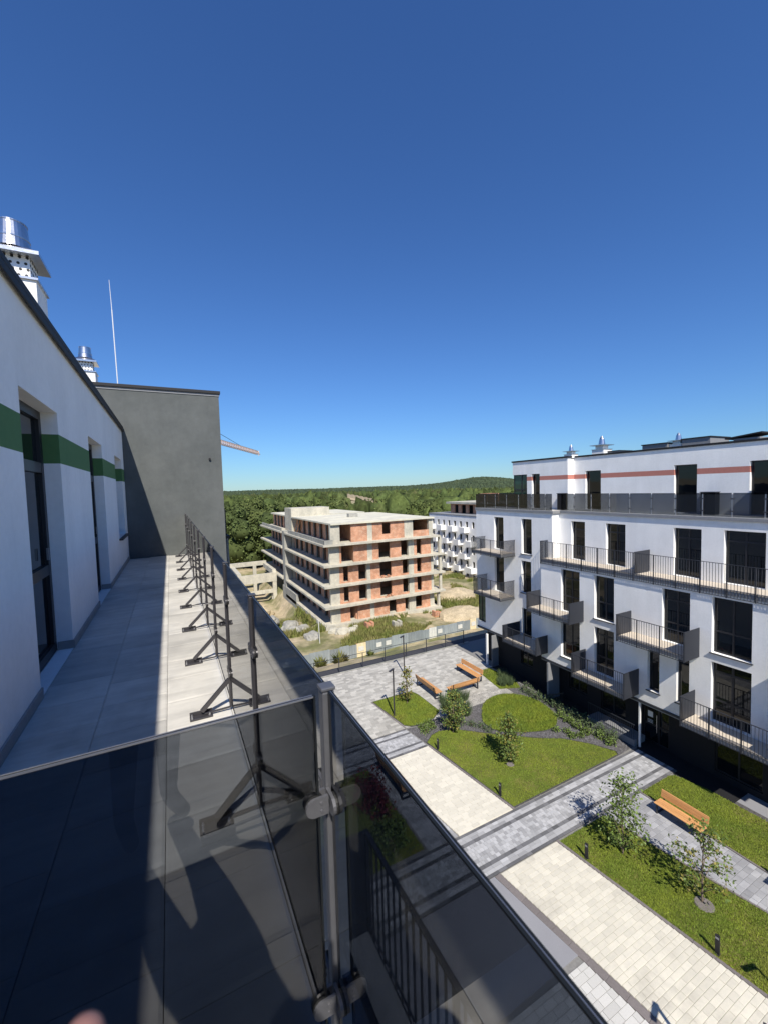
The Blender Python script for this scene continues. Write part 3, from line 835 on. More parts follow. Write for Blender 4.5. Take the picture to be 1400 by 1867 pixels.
# ---------------------------------------------------------------- glass railing
RX = .33; ZT = -.50
POST_Y = [-2.3,-1.2,-.1, 1.0, 2.1, 3.2, 4.27, 5.35, 6.45, 7.55, 8.65, 9.75, 10.85, 11.95]
rail = thing('glass_railing', 'long frameless tinted glass railing on dark strutted posts along the terrace edge', 'railing', (RX, 5.0, DECK))
def clamp(parent, x, y, z, dx, dy, m='alu'):
    """D-shaped glass clamp; a pair of plates with rubber between, reaching along (dx,dy) from the post"""
    px_, py_ = -dy, dx
    for s_ in (-1, 1):
        mb = MB(); pts = []
        for i in range(9):
            a = -math.pi/2 + math.pi*i/8
            pts.append((.034+.023*math.cos(a), .023*math.sin(a)))
        pts = [(.0,-.023)]+pts+[(.0,.023)]
        n_ = len(pts); vs = []
        for off in (.009, .017):
            for (l_, zz) in pts: vs.append((x+dx*l_+px_*s_*off, y+dy*l_+py_*s_*off, z+zz))
        fs = [tuple(range(n_)), tuple(range(2*n_-1, n_-1, -1))]+[(i,(i+1) % n_,n_+(i+1) % n_,n_+i) for i in range(n_)]
        mb.add(vs, fs)
        for zz in (-.010,.010):
            q = (x+dx*.018+px_*s_*.017, y+dy*.018+py_*s_*.017, z+zz); q2 = (q[0]+px_*s_*.003, q[1]+py_*s_*.003, q[2])
            mb.cyl(q, q2, .0045, .004, 8)
        bm = bmesh.new(); 
        ob_ = mb.build('clamp_plate', M[m], parent)
        bm.from_mesh(ob_.data); bmesh.ops.recalc_face_normals(bm, faces=bm.faces); bm.to_mesh(ob_.data); bm.free()
    mb = MB(); mb.cyl((x+dx*.032-px_*.0088, y+dy*.032-py_*.0088, z),(x+dx*.032+px_*.0088, y+dy*.032+py_*.0088, z),.026,.026,18)
    mb.build('gasket', M['rubber'], parent)
proto = None
for i, y in enumerate(POST_Y):
    m_ = 'post_grey' if y == 1.0 else 'post_paint'
    mb = MB(); mb.box(RX-.017,RX+.017,y-.017,y+.017,DECK+.03,ZT-.006)
    po = mb.build('post', M[m_], rail, bevel=.006)
    mb = MB(); mb.box(RX-.019,RX+.019,y-.019,y+.019,ZT-.006,ZT+.004); mb.build('post_cap', M[m_], po, bevel=.003)
    if y != 1.0:
        mb = MB(); mb.bar((RX-.012,y,DECK+.235),(RX-.205,y,DECK+.045),.024,.028); mb.build('strut', M['post_paint'], po)
        mb = MB(); mb.bar((RX-.01,y,DECK+.028),(RX-.19,y,DECK+.022),.012,.010); mb.build('tie_bar', M['post_paint'], po)
        mb = MB(); mb.box(RX-.285,RX-.135,y-.032,y+.032,DECK+.002,DECK+.014); mb.box(RX-.285,RX-.135,y+.024,y+.032,DECK+.014,DECK+.040)
        fp = mb.build('foot_plate', M['post_paint'], po, bevel=.002)
        for bx, by in ((-.27,-.02),(-.27,.012),(-.155,-.016)):
            mb = MB(); mb.cyl((RX+bx,y+by,DECK+.014),(RX+bx,y+by,DECK+.022),.008,.008,6); mb.cyl((RX+bx,y+by,DECK+.022),(RX+bx,y+by,DECK+.032),.0045,.0045,6)
            mb.build('bolt', M['alu'], po)
    for zc in (-.775,-1.305):
        for dy in (-1, 1):
            if -.2 <= y < 12 : clamp(po, RX, y+dy*.018, zc, 0, dy, m_ if y == 1.0 else 'post_paint')
for a, b_ in zip(POST_Y, POST_Y[1:]):
    mb = MB(); mb.box(RX-.005,RX+.005,a+.026,b_-.026,DECK+.075,ZT-.004)
    gl = mb.build('glass_panel', M['glass'], rail)
    mb = MB(); mb.box(RX-.0052,RX+.0052,a+.026,b_-.026,ZT-.004,ZT+.000); ge_ = mb.build('glass_edge', M['glass_edge'], gl)
    mb = MB(); mb.box(RX-.0006,RX+.0006,a+.03,b_-.03,ZT,ZT+.0006); mb.build('edge_tone_line', M['alu'], gl)  # thin bright strip stands for the highlight along the glass edge
    mb = MB(); mb.box(RX-.007,RX+.007,a+.026,b_-.026,DECK+.060,DECK+.075); mb.build('bottom_gasket', M['rubber'], gl)
mb = MB(); mb.box(RX-.005,RX+.005,11.976,12.37,DECK+.075,ZT); mb.build('glass_panel', M['glass'], rail)

# partition across the terrace, in front of the camera
PY = .97
part = thing('glass_partition', 'tinted glass screen crossing the terrace from the corner post towards the white wall', 'partition', (-.3, PY, DECK))
mb = MB(); mb.box(-.94,RX-.040,PY-.005,PY+.005,DECK+.075,ZT-.004); gl = mb.build('glass_panel', M['glass'], part)
mb = MB(); mb.box(-.94,RX-.040,PY-.0052,PY-.0032,ZT-.004,ZT); mb.build('polished_edge', M['alu'], gl)
mb = MB(); mb.box(-.94,RX-.040,PY+.0032,PY+.0052,ZT-.004,ZT); mb.build('polished_edge', M['alu'], gl)
mb = MB(); mb.box(-.94,RX-.040,PY-.0032,PY+.0032,ZT-.006,ZT-.001); mb.build('edge_tone_line', M['rubber'], gl)
mb = MB(); mb.box(RX-.045,RX-.040,PY-.006,PY+.006,DECK+.075,ZT); mb.build('glass_edge', M['glass_edge'], part)
mb = MB(); mb.box(-.985,-.945,PY-.02,PY+.02,DECK,ZT); mb.build('wall_post', M['post_paint'], part)
for zc in (-.775,-1.305): clamp(part, RX-.02, PY+.0, zc, -1, 0, 'post_grey')
# ================================================================ WHITE BLOCK ACROSS THE COURTYARD
rb = thing('apartment_block', 'white five storey apartment block across the courtyard with dark bar balconies and rose stripe', 'building', (23, 12, G))
U, NL = (0,1), (-1,0)
XF, XP, XN = 22.42, 21.76, 21.15      # top storey, far end part, two forward storeys
ZB, ZTP = -11.30, -1.84
RD = -1.70                            # level of its roof terrace
YJ, YE = 18.95, 26.45
YS = -6.0
op4 = [(17.059, 18.034, -4.771, -2.385), (14.504, 15.68, -4.771, -2.385), (10.761, 12.001, -4.771, -2.375), (8.333, 9.849, -4.771, -2.343), (5.301, 6.573, -4.771, -2.332), (1.696, 3.393, -4.771, -2.332)]
op3 = [(16.46, 17.78, -7.83, -5.24), (14.31, 15.5, -7.72, -5.24), (10.58, 11.82, -7.83, -5.24), (8.25, 9.7, -7.72, -5.2), (4.8, 6.0, -7.83, -5.2), (1.6, 3.2, -7.8, -5.2)]
op2 = [(16.46, 17.8, -10.72, -8.22), (14.31, 15.5, -10.84, -8.2), (11.92, 12.5, -10.62, -8.16), (10.58, 11.14, -10.66, -8.16), (8.24, 9.7, -10.84, -8.14), (4.8, 6.0, -10.8, -8.15)]
# top storey, set back behind the open gallery
w = MB()
facade(w, (XF,0), U, NL, YS, YJ, -5.09, ZTP, op4, .22)
w.build('wall', M['stucco'], rb)
# two storeys below stand forward by the depth of the gallery
w = MB()
facade(w, (XN,0), U, NL, YS, 19.34, ZB, -4.90, op3+op2, .22)
w.build('lower_wall', M['stucco'], rb)
# part at the far end, one plane through all storeys
w = MB()
o4 = [(23.377, 24.385, -4.771, -2.375), (20.674, 21.607, -4.824, -2.375)]
o32 = [(23.377, 24.385, -8.005, -5.322), (20.759, 21.649, -7.612, -5.322), (20.759, 21.649, -10.92, -8.217)]
facade(w, (XP,0), U, NL, YJ, YE, -5.09, ZTP, o4, .22)
facade(w, (XP,0), U, NL, YJ, YE, -8.69, -5.09, [p for p in o32 if p[2] > -8.5], .22)
facade(w, (XP,0), U, NL, YJ, 25.5, ZB, -8.69, [(o32[2][0],o32[2][1],o32[2][2],-8.70)], .22)
facade(w, (XP,0), U, NL, 25.5, YE, ZB, -10.87, [], .22)
w.add([(XP,YJ,-5.09),(XF+.25,YJ,-5.09),(XF+.25,YJ,ZTP),(XP,YJ,ZTP)], [(0,1,2,3)])
w.build('forward_wall', M['stucco'], rb)
k = MB(); k.box(XF+.5,36,YS,26.4,ZB,ZTP-.02); k.box(XP+.30,XF+.6,19.0,26.4,-5.07,ZTP-.02); k.box(XP+.30,XF+.6,19.4,25.4,ZB+.02,-5.10); k.box(XP+.3,XF+.6,25.4,26.4,-8.64,-5.12); k.box(XP+.3,XF+.6,25.4,26.4,ZB,-10.92)
k.box(XP+.02,36,26.41,YE,-8.69,ZTP); k.box(23.7,36,26.41,YE,ZB,-8.69); k.box(XN+.3,XF+.6,YS,19.30,ZB+.02,-4.94)
k.box(XN+.01,XP+.2,19.305,19.34,ZB,-4.90)
k.build('core', M['stucco'], rb)
# corner window wrapping the end
window(rb, (XP+.1,0), U, NL, 25.53, 26.43, -10.87, -8.69, 0, cols=(.55,), name='corner_window', pane='pane_green')
for op in op4: window(rb, (XF,0), U, NL, *op, .20, cols=(() if op[1]-op[0] < 1.1 else (.5,)), rows=(op[3]-.5,), name='balcony_door')
for i, op in enumerate(op3):
    if i in (1, 3): window(rb, (XN,0), U, NL, *op, .20, cols=(.5,), rows=(-6.75,), name='window', sill=True)
    else: window(rb, (XN,0), U, NL, *op, .20, cols=(.5,), rows=(op[3]-.55,-6.9), name='balcony_door')
for i, op in enumerate(op2):
    if i in (0, 2, 3): window(rb, (XN,0), U, NL, *op, .20, cols=((.5,) if i == 0 else ()), rows=((-9.8,) if i == 0 else ()), name='window', sill=True)
    else: window(rb, (XN,0), U, NL, *op, .20, cols=(.5,), rows=(op[3]-.45,-9.9), name='balcony_door', fw=.075)
for op in o4+o32: window(rb, (XP,0), U, NL, op[0], op[1], op[2], min(op[3], -8.71) if op[2] < -10 else op[3], .20, name='window', sill=(op[0] < 22))
# penthouse, set back behind the terrace
XW, XWP = 23.80, 23.18
YW = 18.90
opp = [(16.984, 18.066, -1.696, 0.763), (11.662, 12.744, -1.696, 0.795), (8.005, 9.489, -1.696, 0.795), (3.711, 4.877, -1.696, 0.795)]
w = MB(); bands = [(.276,.562,1)]
facade(w, (XW,0), U, NL, YS, YW, RD-.1, 1.675, opp, .2, bands)
opw = [(21.236, 21.967, -1.696, 0.742)]
facade(w, (XWP,0), U, NL, YW, 22.42, RD-.1, 1.675, opw, .2, bands)
facade(w, (XWP,0), U, NL, 22.42, 23.83, .74, 1.675, [], .2)
for za, zb, m_ in ((RD-.1,.276,0),(.276,.562,1),(.562,1.675,0)):
    w.add([(XWP,YW,za),(XW+.22,YW,za),(XW+.22,YW,zb),(XWP,YW,zb)], [(0,1,2,3)], m_)
w.build('penthouse_wall', [M['stucco'], M['rose']], rb)
k = MB(); k.box(XW+.45,36,YS,23.7,RD-.05,1.58); k.box(XWP+.3,XW+.5,YW+.08,22.3,RD-.05,1.58); k.box(XWP+.02,36,23.75,23.83,.74,1.65); k.box(XWP+.5,36,23.6,23.74,RD,.74); k.box(XWP+.02,XW+.6,22.48,23.7,.76,1.58)
k.build('penthouse_core', M['stucco'], rb)
for op in opp: window(rb, (XW,0), U, NL, *op, .18, cols=((.5,) if op[1]-op[0] > 1.3 else ()), name='terrace_door')
for op in opw: window(rb, (XWP,0), U, NL, *op, .18, name='terrace_door')
window(rb, (XWP+.08,0), U, NL, 22.45, 23.80, RD, .74, 0, cols=(.4,), rows=(-.37,), name='corner_window', pane='pane_green')
k = MB(); k.box(22.95,XW-.005,YS,7.45,RD+.01,1.76); k.build('penthouse_bay', M['stucco'], rb)
c = MB(); c.box(XW-.05,XW+.35,YS,YW-.06,1.675,1.78); c.box(XWP-.05,XWP+.35,YW-.06,23.90,1.675,1.78); c.box(XWP+.35,36,23.64,23.90,1.675,1.78)
c.build('coping', M['coping'], rb)
r = MB(); r.box(XW+.35,36,YS,YW,1.585,1.65); r.box(XWP+.35,36,YW,23.6,1.585,1.65); r.build('roof', M['grout'], rb)
# terrace slab edge
t = MB(); t.box(XF-.06,XW+.3,YS,18.87,-1.82,-1.73); t.box(XP-.06,XW+.3,18.87,YE+.05,-1.82,-1.73); t.build('terrace_floor', M['tile'], rb)
t = MB(); t.box(XF-.08,XF-.062,YS,18.85,-1.91,-1.755); t.box(XP-.08,XP-.062,18.85,YE+.07,-1.91,-1.755); t.box(XP-.08,XF-.062,18.832,18.85,-1.91,-1.755); t.box(XP-.08,36,YE+.052,YE+.07,-1.91,-1.755); t.build('slab_edge', M['slab'], rb)
# balconies
O = (XF,0); OP_ = (XP,0); ON = (XN,0); DN = XN-19.9
gposts = [19.29] + [18.31-1.018*i for i in range(0, 21)]
balcony(rb, O, U, NL, -3.0, 19.34, XF-21.05, -4.80, -3.65, -5.10, ends=(None,'bars'), posts=gposts, divider=13.17)
balcony(rb, OP_, U, NL, 22.19, 25.39, XP-20.36, -4.86, -3.92, -5.11, ends=('bars','bars'))
balcony(rb, OP_, U, NL, 22.30, 25.23, XP-20.36, -8.04, -6.87, -8.21, ends=('bars','bars'))
balcony(rb, OP_, U, NL, 18.83, 21.86, XP-20.1, -10.66, -9.73, -10.90, ends=('screen','screen'))
balcony(rb, ON, U, NL, 16.18, 19.42, DN, -7.84, -6.87, -8.10, ends=('screen','screen'))
balcony(rb, ON, U, NL, 12.93, 16.08, DN, -10.86, -9.70, -11.06, ends=('screen','screen'))
balcony(rb, ON, U, NL, 10.17, 13.37, DN, -7.84, -6.74, -8.10, ends=('screen','screen'))
balcony(rb, ON, U, NL, 6.9, 10.35, DN, -10.86, -9.71, -11.06, ends=('screen','screen'))
balcony(rb, ON, U, NL, 3.4, 6.5, DN, -7.84, -6.74, -8.10, ends=('screen','screen'))
# beam over the recessed dark ground floor
b = MB(); b.box(XN-.07,XN+.30,YS,19.32,-11.40,-11.302); b.box(XP-.07,XP+.3,19.32,YE,-11.40,-11.302); b.build('beam', M['anthracite'], rb)
b = MB(); b.box(XN-.05,36,YS,19.30,-11.46,-11.402); b.box(XP-.05,36,19.30,YE-.02,-11.46,-11.402); b.build('soffit', M['slab'], rb)
gf = MB(); XG = 22.0
ogf = [(8.1,9.9,-13.6,-11.7),(11.90,13.25,G,-11.7),(14.2,15.7,-13.3,-11.7),(16.6,17.9,-13.0,-11.7),(20.9,22.0,-12.9,-11.8),(5.4,7.0,-13.3,-11.7)]
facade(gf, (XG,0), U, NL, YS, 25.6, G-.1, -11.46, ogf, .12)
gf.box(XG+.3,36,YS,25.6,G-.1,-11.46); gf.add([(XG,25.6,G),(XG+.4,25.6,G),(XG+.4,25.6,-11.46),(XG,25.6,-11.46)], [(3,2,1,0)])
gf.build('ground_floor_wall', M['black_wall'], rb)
for i, op in enumerate(ogf):
    if i == 1:
        d = window(rb, (XG,0), U, NL, op[0], op[1], G+.04, op[3], .10, cols=(.42,), rows=(-12.9,), fw=.08, name='entrance_door')
        h = MB(); h.cyl((XG+.02,12.52,-13.2),(XG+.02,12.52,-12.25),.014,.014,8); h.build('handle', M['steel'], d)
        h = MB(); h.box(XG+.095,XG+.105,12.76,13.02,-12.50,-12.20); h.build('notice', M['paper'], d)
        for j in range(3):
            h = MB(); h.box(XG+.095,XG+.105,12.76,13.03,-12.68-.07*j,-12.66-.07*j); h.build('notice_strip', M['paper'], d)
    else: window(rb, (XG,0), U, NL, *op, .10, cols=(.5,), name='window')
p = MB(); p.box(XN+.0,XN+.08,12.86,12.94,G,-11.46); p.build('column', M['stucco'], rb)
p = MB(); p.box(XN+.05,XN+.17,24.72,24.86,G,-11.46); p.build('column', M['stucco'], rb)
p = MB(); p.box(20.95,21.95,18.62,18.74,G,-11.47); p.build('fin_wall', M['slab'], rb)
p = MB(); p.box(21.3,21.95,24.3,24.34,G,-11.47); p.build('fin_wall', M['slab'], rb)
# terrace glass rail of this block
tr = thing('glass_railing', 'tinted glass terrace railing on top of the white block across the courtyard', 'railing', (22.3, 14, RD))
def trail(x, ya, yb, first):
    y = first
    ys = []
    while y < yb: ys.append(y); y += 1.177
    for yy in ys:
        m = MB(); m.box(x-.018,x+.018,yy-.018,yy+.018,-1.82,-.70); q = m.build('post', M['alu'], tr)
        m = MB(); m.box(x-.045,x+.0,yy-.03,yy+.03,-1.91,-1.80); m.build('bracket', M['post_paint'], q)
        for z in (-.90,-1.46):
            m = MB(); m.box(x-.03,x+.03,yy-.07,yy+.07,z-.025,z+.025); m.build('clamp', M['post_paint'], q)
    e = [ya]+ys+[yb]
    for a_, b_ in zip(e, e[1:]):
        if b_-a_ < .1: continue
        m = MB(); m.box(x-.005,x+.005,a_+.03,b_-.03,-1.72,-.636); m.build('glass_panel', M['glass'], tr)
trail(XF-.03, -4, 18.80, -3.40); trail(XP-.03, 18.90, YE, 19.46)
for a_, b_ in ((21.76,22.9),(22.96,24.1),(24.16,25.25),(25.3,26.4)):
    m = MB(); m.box(a_,b_,YE-.005,YE+.005,-1.72,-.636); m.build('end_glass_panel', M['glass'], tr)
for (x, y, z1, lab) in ((23.55,10.95,-.64,'dark metal cabinet on the far terrace between two penthouse doors'),(23.0,19.1,-.66,'dark metal cabinet on the far terrace tucked in the wall corner')):
    t = thing('terrace_cabinet', lab, 'cabinet', (x,y,RD)); ya, yb = (y-.30, y+.32) if y < 15 else (y-.16, y+.32)
    x0 = x-.22
    if y > 15: x0 = 22.78; xb_ = 23.15
    else: xb_ = 23.77
    m = MB(); m.box(x0,xb_,ya,yb,-1.728,z1); m.build('casing', M['black_wall'], t, bevel=.01)
    m = MB(); m.box(x0-.03,xb_,ya-.03,yb+.03,z1,z1+.03); m.build('lid', M['anthracite'], t)
# roof vents
def small_vent(x, y, z0, w, h, label):
    t = thing('roof_vent', label, 'vent', (x,y,z0), 'vent cowls on the far roof')
    m = MB(); m.box(x-w/2,x+w/2,y-w/2,y+w/2,z0,z0+h*.36); m.build('base', M['stucco'], t)
    m = MB(); m.box(x-w*.32,x+w*.32,y-w*.32,y+w*.32,z0+h*.36,z0+h*.55); m.build('collar', M['white_metal'], t)
    m = MB(); m.box(x-w*.62,x+w*.62,y-w*.62,y+w*.62,z0+h*.55,z0+h*.58); m.box(x-w*.55,x+w*.55,y-w*.55,y+w*.55,z0+h*.36,z0+h*.38); m.build('rain_plate', M['steel'], t)
    m = MB(); m.cyl((x,y,z0+h*.58),(x,y,z0+h*.85),w*.26,w*.18,12); m.cyl((x,y,z0+h*.85),(x,y,z0+h),w*.18,w*.05,12); m.build('flue', M['steel'], t)
RZ = 1.65
small_vent(25.44, 20.46, RZ, .64, 1.08, 'small steel vent cowl on the far roof nearest its left end')
small_vent(25.44, 18.08, RZ, .84, 1.40, 'large stepped steel vent cowl, second from the left on the far roof')
small_vent(25.44, 13.41, RZ, .63, 1.0, 'steel vent cowl rising from between the dark roof boxes')
def roof_box(x0,x1,y0,y1,h,label):
    t = thing('roof_box', label, 'roof box', ((x0+x1)/2,(y0+y1)/2,RZ))
    m = MB(); m.box(x0,x1,y0,y1,RZ,RZ+h); m.build('casing', M['slab'], t)
    m = MB(); m.box(x0-.05,x1+.05,y0-.05,y1+.05,RZ+h,RZ+h+.05); m.build('lid', M['coping'], t)
roof_box(25.0,26.7,13.75,15.16,.45,'long grey box with black lid left of the third roof vent')
roof_box(25.0,26.9,11.66,13.0,.55,'grey box with black lid right of the third roof vent')
roof_box(25.45,26.7,16.9,17.65,.32,'low dark hatch beside the large stepped vent')
t = thing('roof_hatch', 'dark tilted roof hatch at the right end of the far roof', 'hatch', (25.76,10.2,RZ))
m = MB(); m.box(25.1,26.4,9.65,10.7,RZ,1.97); m.build('kerb', M['slab'], t)
m = MB(); m.add([(25.0,9.54,2.14),(26.5,9.54,2.14),(26.5,11.03,1.97),(25.0,11.03,1.97),(25.0,9.54,2.205),(26.5,9.54,2.205),(26.5,11.03,2.035),(25.0,11.03,2.035)], [(0,3,2,1),(4,5,6,7),(0,1,5,4),(1,2,6,5),(2,3,7,6),(3,0,4,7)]); m.build('lid', M['coping'], t)
# low ramp with handrail at the entrance
rp = thing('entrance_ramp', 'shaded grey concrete ramp with dark bar railing beside the entrance door', 'ramp', (21.5,14,G))
m = MB(); m.prism([(20.95,13.05),(21.9,13.05),(21.9,15.8),(20.95,15.8)], G, G+.35); m.build('ramp_slab', M['slab'], rp)
m = MB(); m.box(20.96,21.0,13.05,15.8,G+1.15,G+1.19); 
for i in range(24): m.box(20.97,20.99,13.1+i*.115,13.112+i*.115,G+.35,G+1.15)
m.build('handrail', M['anthracite'], rp)
rp = thing('stair_railing', 'dark bar railing beside the grey fin wall at the far steps', 'railing', (20.7,18.2,G))
m = MB(); m.bar((20.75,18.6,G+.4),(20.75,17.3,G+1.1),.04,.04)
for i in range(11): m.box(20.74,20.76,17.35+i*.115,17.362+i*.115,G,G+1.05-.05*i)
m.build('bars', M['anthracite'], rp)
# ================================================================ UNFINISHED BRICK BLOCK AND BUILDING SITE
bb = thing('unfinished_building', 'unfinished concrete frame building with red brick infill and open window holes', 'building', (29, 66, -19.6))
UX, NF = (1,0), (0,-1)
YFW = 56.0
tops = [-7.62,-10.55,-13.50,-16.50,-19.15]
def slab(x0,x1,y0,y1,zt,th=.29):
    m = MB(); m.box(x0,x1,y0,y1,zt-th,zt); return m.build('floor_slab', M['concrete'], bb)
for i, zt in enumerate(tops):
    if i == 4: slab(18.5,38.0,55.0,77.5,zt,.55); continue
    slab(18.5, 38.8 if i else 38.0, 55.0, 77.4, zt); slab(18.3, 36.5, 79.2, 99.5, zt+.08)
m = MB(); m.box(19.9,37.3,55.6,77.3,-4.95,-4.72); m.build('roof_slab', M['roof_screed'], bb)
m = MB(); m.box(20.2,36.0,79.4,96.0,-4.95,-4.68); m.build('roof_slab', M['roof_screed'], bb)
m = MB(); m.box(20.0,27.5,77.3,82.2,-20,-3.2); m.build('stair_shaft', M['concrete'], bb)
m = MB(); m.box(18.55,19.9,77.5,79.2,-20,-7.4); m.build('pier', M['concrete_d'], bb)
m = MB(); m.box(27.0,28.6,66,67.0,-4.72,-4.1); m.build('roof_upstand', M['concrete_d'], bb)
def panel(x0,x1,z0,z1,m='brick',y=YFW,name='brick_panel',th=.25):
    q = MB(); q.box(x0,x1,y,y+th,z0,z1); return q.build(name, M[m], bb)
def col(x0,x1,z0,z1,y=YFW-.03,d=.5):
    q = MB(); q.box(x0,x1,y,y+d,z0,z1); return q.build('column', M['concrete'], bb)
ceil_ = [-4.95]+[t-.29 for t in tops]
def storey(k, cols, bricks, lows=(), lintels=()):
    z0, z1 = tops[k], ceil_[k]
    for a, b in cols: col(a, b, z0, z1)
    for a, b in bricks: panel(a, b, z0, z1)
    for a, b, h in lows: panel(a, b, z0, h)
    for a, b, h in lintels: panel(a, b, h, z1)
storey(0, [(19.9,21.35),(25.7,26.5),(31.95,33.5),(36.45,37.2)], [(23.1,25.7),(26.5,28.2),(29.55,31.95)], [(28.2,29.55,-6.85),(33.5,36.45,-6.7)], [(28.2,29.55,-5.15)])
storey(1, [(19.7,21.2),(25.6,26.4),(32.6,33.6),(36.75,37.2)], [(21.2,21.5),(23.4,25.6),(26.4,27.5),(29.4,31.3),(33.6,34.1),(34.95,36.75)])
for k in (2, 3):
    z0 = tops[k]
    storey(k, [(19.7,21.1),(25.4,26.0),(32.6,33.5),(36.72,37.2)], [(21.1,21.72),(22.5,24.1),(26.0,27.6),(29.55,31.5),(33.5,34.1),(34.9,36.72)],
           [(21.72,22.5,z0+.18),(24.1,25.4,z0+.2),(27.6,29.55,z0+.16),(31.5,32.6,z0+.25),(34.1,34.9,z0+.2)], [(21.72,22.5,ceil_[k]-.15),(24.1,25.4,ceil_[k]-.18)])
storey(4, [(19.7,21.1),(25.8,26.5),(32.5,33.7),(36.4,37.2)], [(21.1,22.6),(23.8,25.8),(26.5,29.0),(30.25,31.8),(34.9,36.4)], [(33.7,34.9,-18.9)], [(22.6,23.8,-17.2)])
for k in range(1, 5): col(38.0 if k < 4 else 37.6, 38.4 if k < 4 else 37.95, tops[k], ceil_[k], 55.4, .4)
# east side and inner walls keep the rooms dark
for k in range(5):
    q = MB(); q.box(37.0,37.2,56.3,77.0,tops[k],ceil_[k]); q.box(21.3,37.0,62.0,62.2,tops[k],ceil_[k]); q.build('inner_wall', M['brick'], bb)
# long side: columns with brick piers set back
for k in range(5):
    z0, z1 = tops[k], ceil_[k]
    xw = 20.3 if k else 20.9
    y = 57.2; j = 0
    while y < 76.6:
        q = MB(); q.box(xw-.05,xw+.15,y,y+.3,z0,z1); q.build('column', M['concrete_shade'], bb)
        q = MB(); q.box(xw+.12,xw+.4,y+.36,y+2.25,z0,z1); q.build('brick_panel', M['brick'], bb)
        y += 3.05; j += 1
    q = MB(); q.box(23.6,23.8,56.3,77.0,z0,z1); q.build('inner_wall', M['brick'], bb)
    if k < 4:
        y = 80.0
        while y < 98:
            q = MB(); q.box(xw-.05,xw+.15,y,y+.3,z0+.08,z1); q.build('column', M['concrete_shade'], bb)
            q = MB(); q.box(xw+.12,xw+.4,y+.36,y+2.25,z0+.08,z1); q.build('brick_panel', M['brick'], bb)
            y += 3.0
        q = MB(); q.box(23.6,23.8,80,98,z0+.08,z1); q.build('inner_wall', M['brick'], bb)
# parapet along the long side of the top floor
q = MB(); q.box(18.75,18.95,55.3,75.5,-7.62,-7.0); q.box(18.75,20.0,55.2,55.4,-7.62,-7.0); q.box(18.6,18.8,80,98.5,-7.54,-6.95); q.build('parapet', M['concrete_d'], bb)
# props leaning at the top-floor corner
q = MB(); 
for i in range(4): q.bar((20.2+.25*i,76.5-1.0*i,-7.6),(20.5+.25*i,75.0-1.0*i,-5.2),.1,.04)
q.build('timber_prop', M['wood'], bb, kind='stuff')
# basement: dark openings with slanted piers, wall at the joint
q = MB(); q.box(18.5,19.0,70.5,80,-22.6,-17.9); q.box(19.6,38,55.6,55.9,-21,-19.7); q.build('basement_wall', M['concrete_d'], bb)
for y in (60.0,65.0): 
    q = MB(); q.add([(18.6,y,-22.5),(19.6,y,-22.5),(19.6,y,-19.6),(19.1,y,-19.6),(18.6,y+.5,-22.5),(19.6,y+.5,-22.5),(19.6,y+.5,-19.6),(19.1,y+.5,-19.6)], [(0,1,2,3),(7,6,5,4),(0,4,5,1),(1,5,6,2),(2,6,7,3),(3,7,4,0)])
    q.build('basement_pier', M['concrete_d'], bb)
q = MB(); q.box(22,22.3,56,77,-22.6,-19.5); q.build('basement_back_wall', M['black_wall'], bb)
q = MB(); q.add([(29.0,54.9,-18.9),(30.6,54.9,-18.9),(32.2,52.2,-20.0),(30.2,52.2,-20.0)], [(0,3,2,1)]); q.prism([(29.0,54.9),(30.6,54.9),(32.2,52.2),(30.2,52.2)], -20.2,-19.9); q.build('plank_ramp', M['mound'], bb)
for (x,y,z) in ((28.3,55.8,-13.5),(28.8,55.7,-16.5)):
    for i in range(9):
        q = MB(); a = random.uniform(0,3); xx = x+random.uniform(-.6,.6); q.box(xx,xx+.35,y+random.uniform(-.1,.1),y+.4,z+.02+.12*(i % 3),z+.14+.12*(i % 3)); q.build('loose_block', M['brick'], bb)

# concrete frame of the low wing
wg = thing('concrete_frame', 'bare pale concrete frame of a low wing left of the brick building', 'building', (14, 86, -20))
def beam(x0,x1,y0,y1,z0,z1,name='beam'):
    q = MB(); q.box(x0,x1,y0,y1,z0,z1); return q.build(name, M['concrete'], wg)
beam(6,18.3,84,84.6,-17.9,-16.2); beam(6,18.3,94,94.6,-16.1,-15.2); beam(6,18.0,84.1,84.5,-20.2,-19.5)
beam(17.6,18.3,84.6,94,-16.6,-15.6); beam(10.8,11.6,84.6,94,-16.9,-15.9); beam(6,17,88,88.5,-18.6,-17.3)
for x in (11.2,17.5): beam(x,x+.75,84.05,84.7,-23.2,-17.9,'column')
for x in (9.5,15.4): beam(x,x+.7,94.0,94.5,-22.5,-16.1,'column')
beam(17.4,18.2,84.8,85.4,-23,-19.6,'column')

# ---- rubble and mounds
def rock(name, x, y, z, r, label, m='stone', sq=(1,1,.7), seed=0, cat='boulder', group='boulders on the building site'):
    bm = bmesh.new(); bmesh.ops.create_icosphere(bm, subdivisions=3, radius=1)
    for v in bm.verts:
        p = v.co.copy(); d = 1+.28*mnoise.noise(p*1.4+Vector((seed*3.1,0,0)))+.12*mnoise.noise(p*3.7+Vector((0,seed*2.2,0)))
        v.co = Vector((p.x*d*sq[0]*r, p.y*d*sq[1]*r, p.z*d*sq[2]*r))
    me = bpy.data.meshes.new(name); bm.to_mesh(me); bm.free(); me.materials.append(M[m])
    o = bpy.data.objects.new(name, me); COL.objects.link(o); o.location = (x,y,z)
    return tag(o, label, cat, group)
rock('boulder',16.0,53.6,-19.6,1.05,'large pale rounded boulder nearest the zinc hoarding',seed=1)
rock('boulder',14.9,57.8,-20.3,1.2,'blocky pale concrete lump above the rounded boulder',seed=2,sq=(1,.8,1.0))
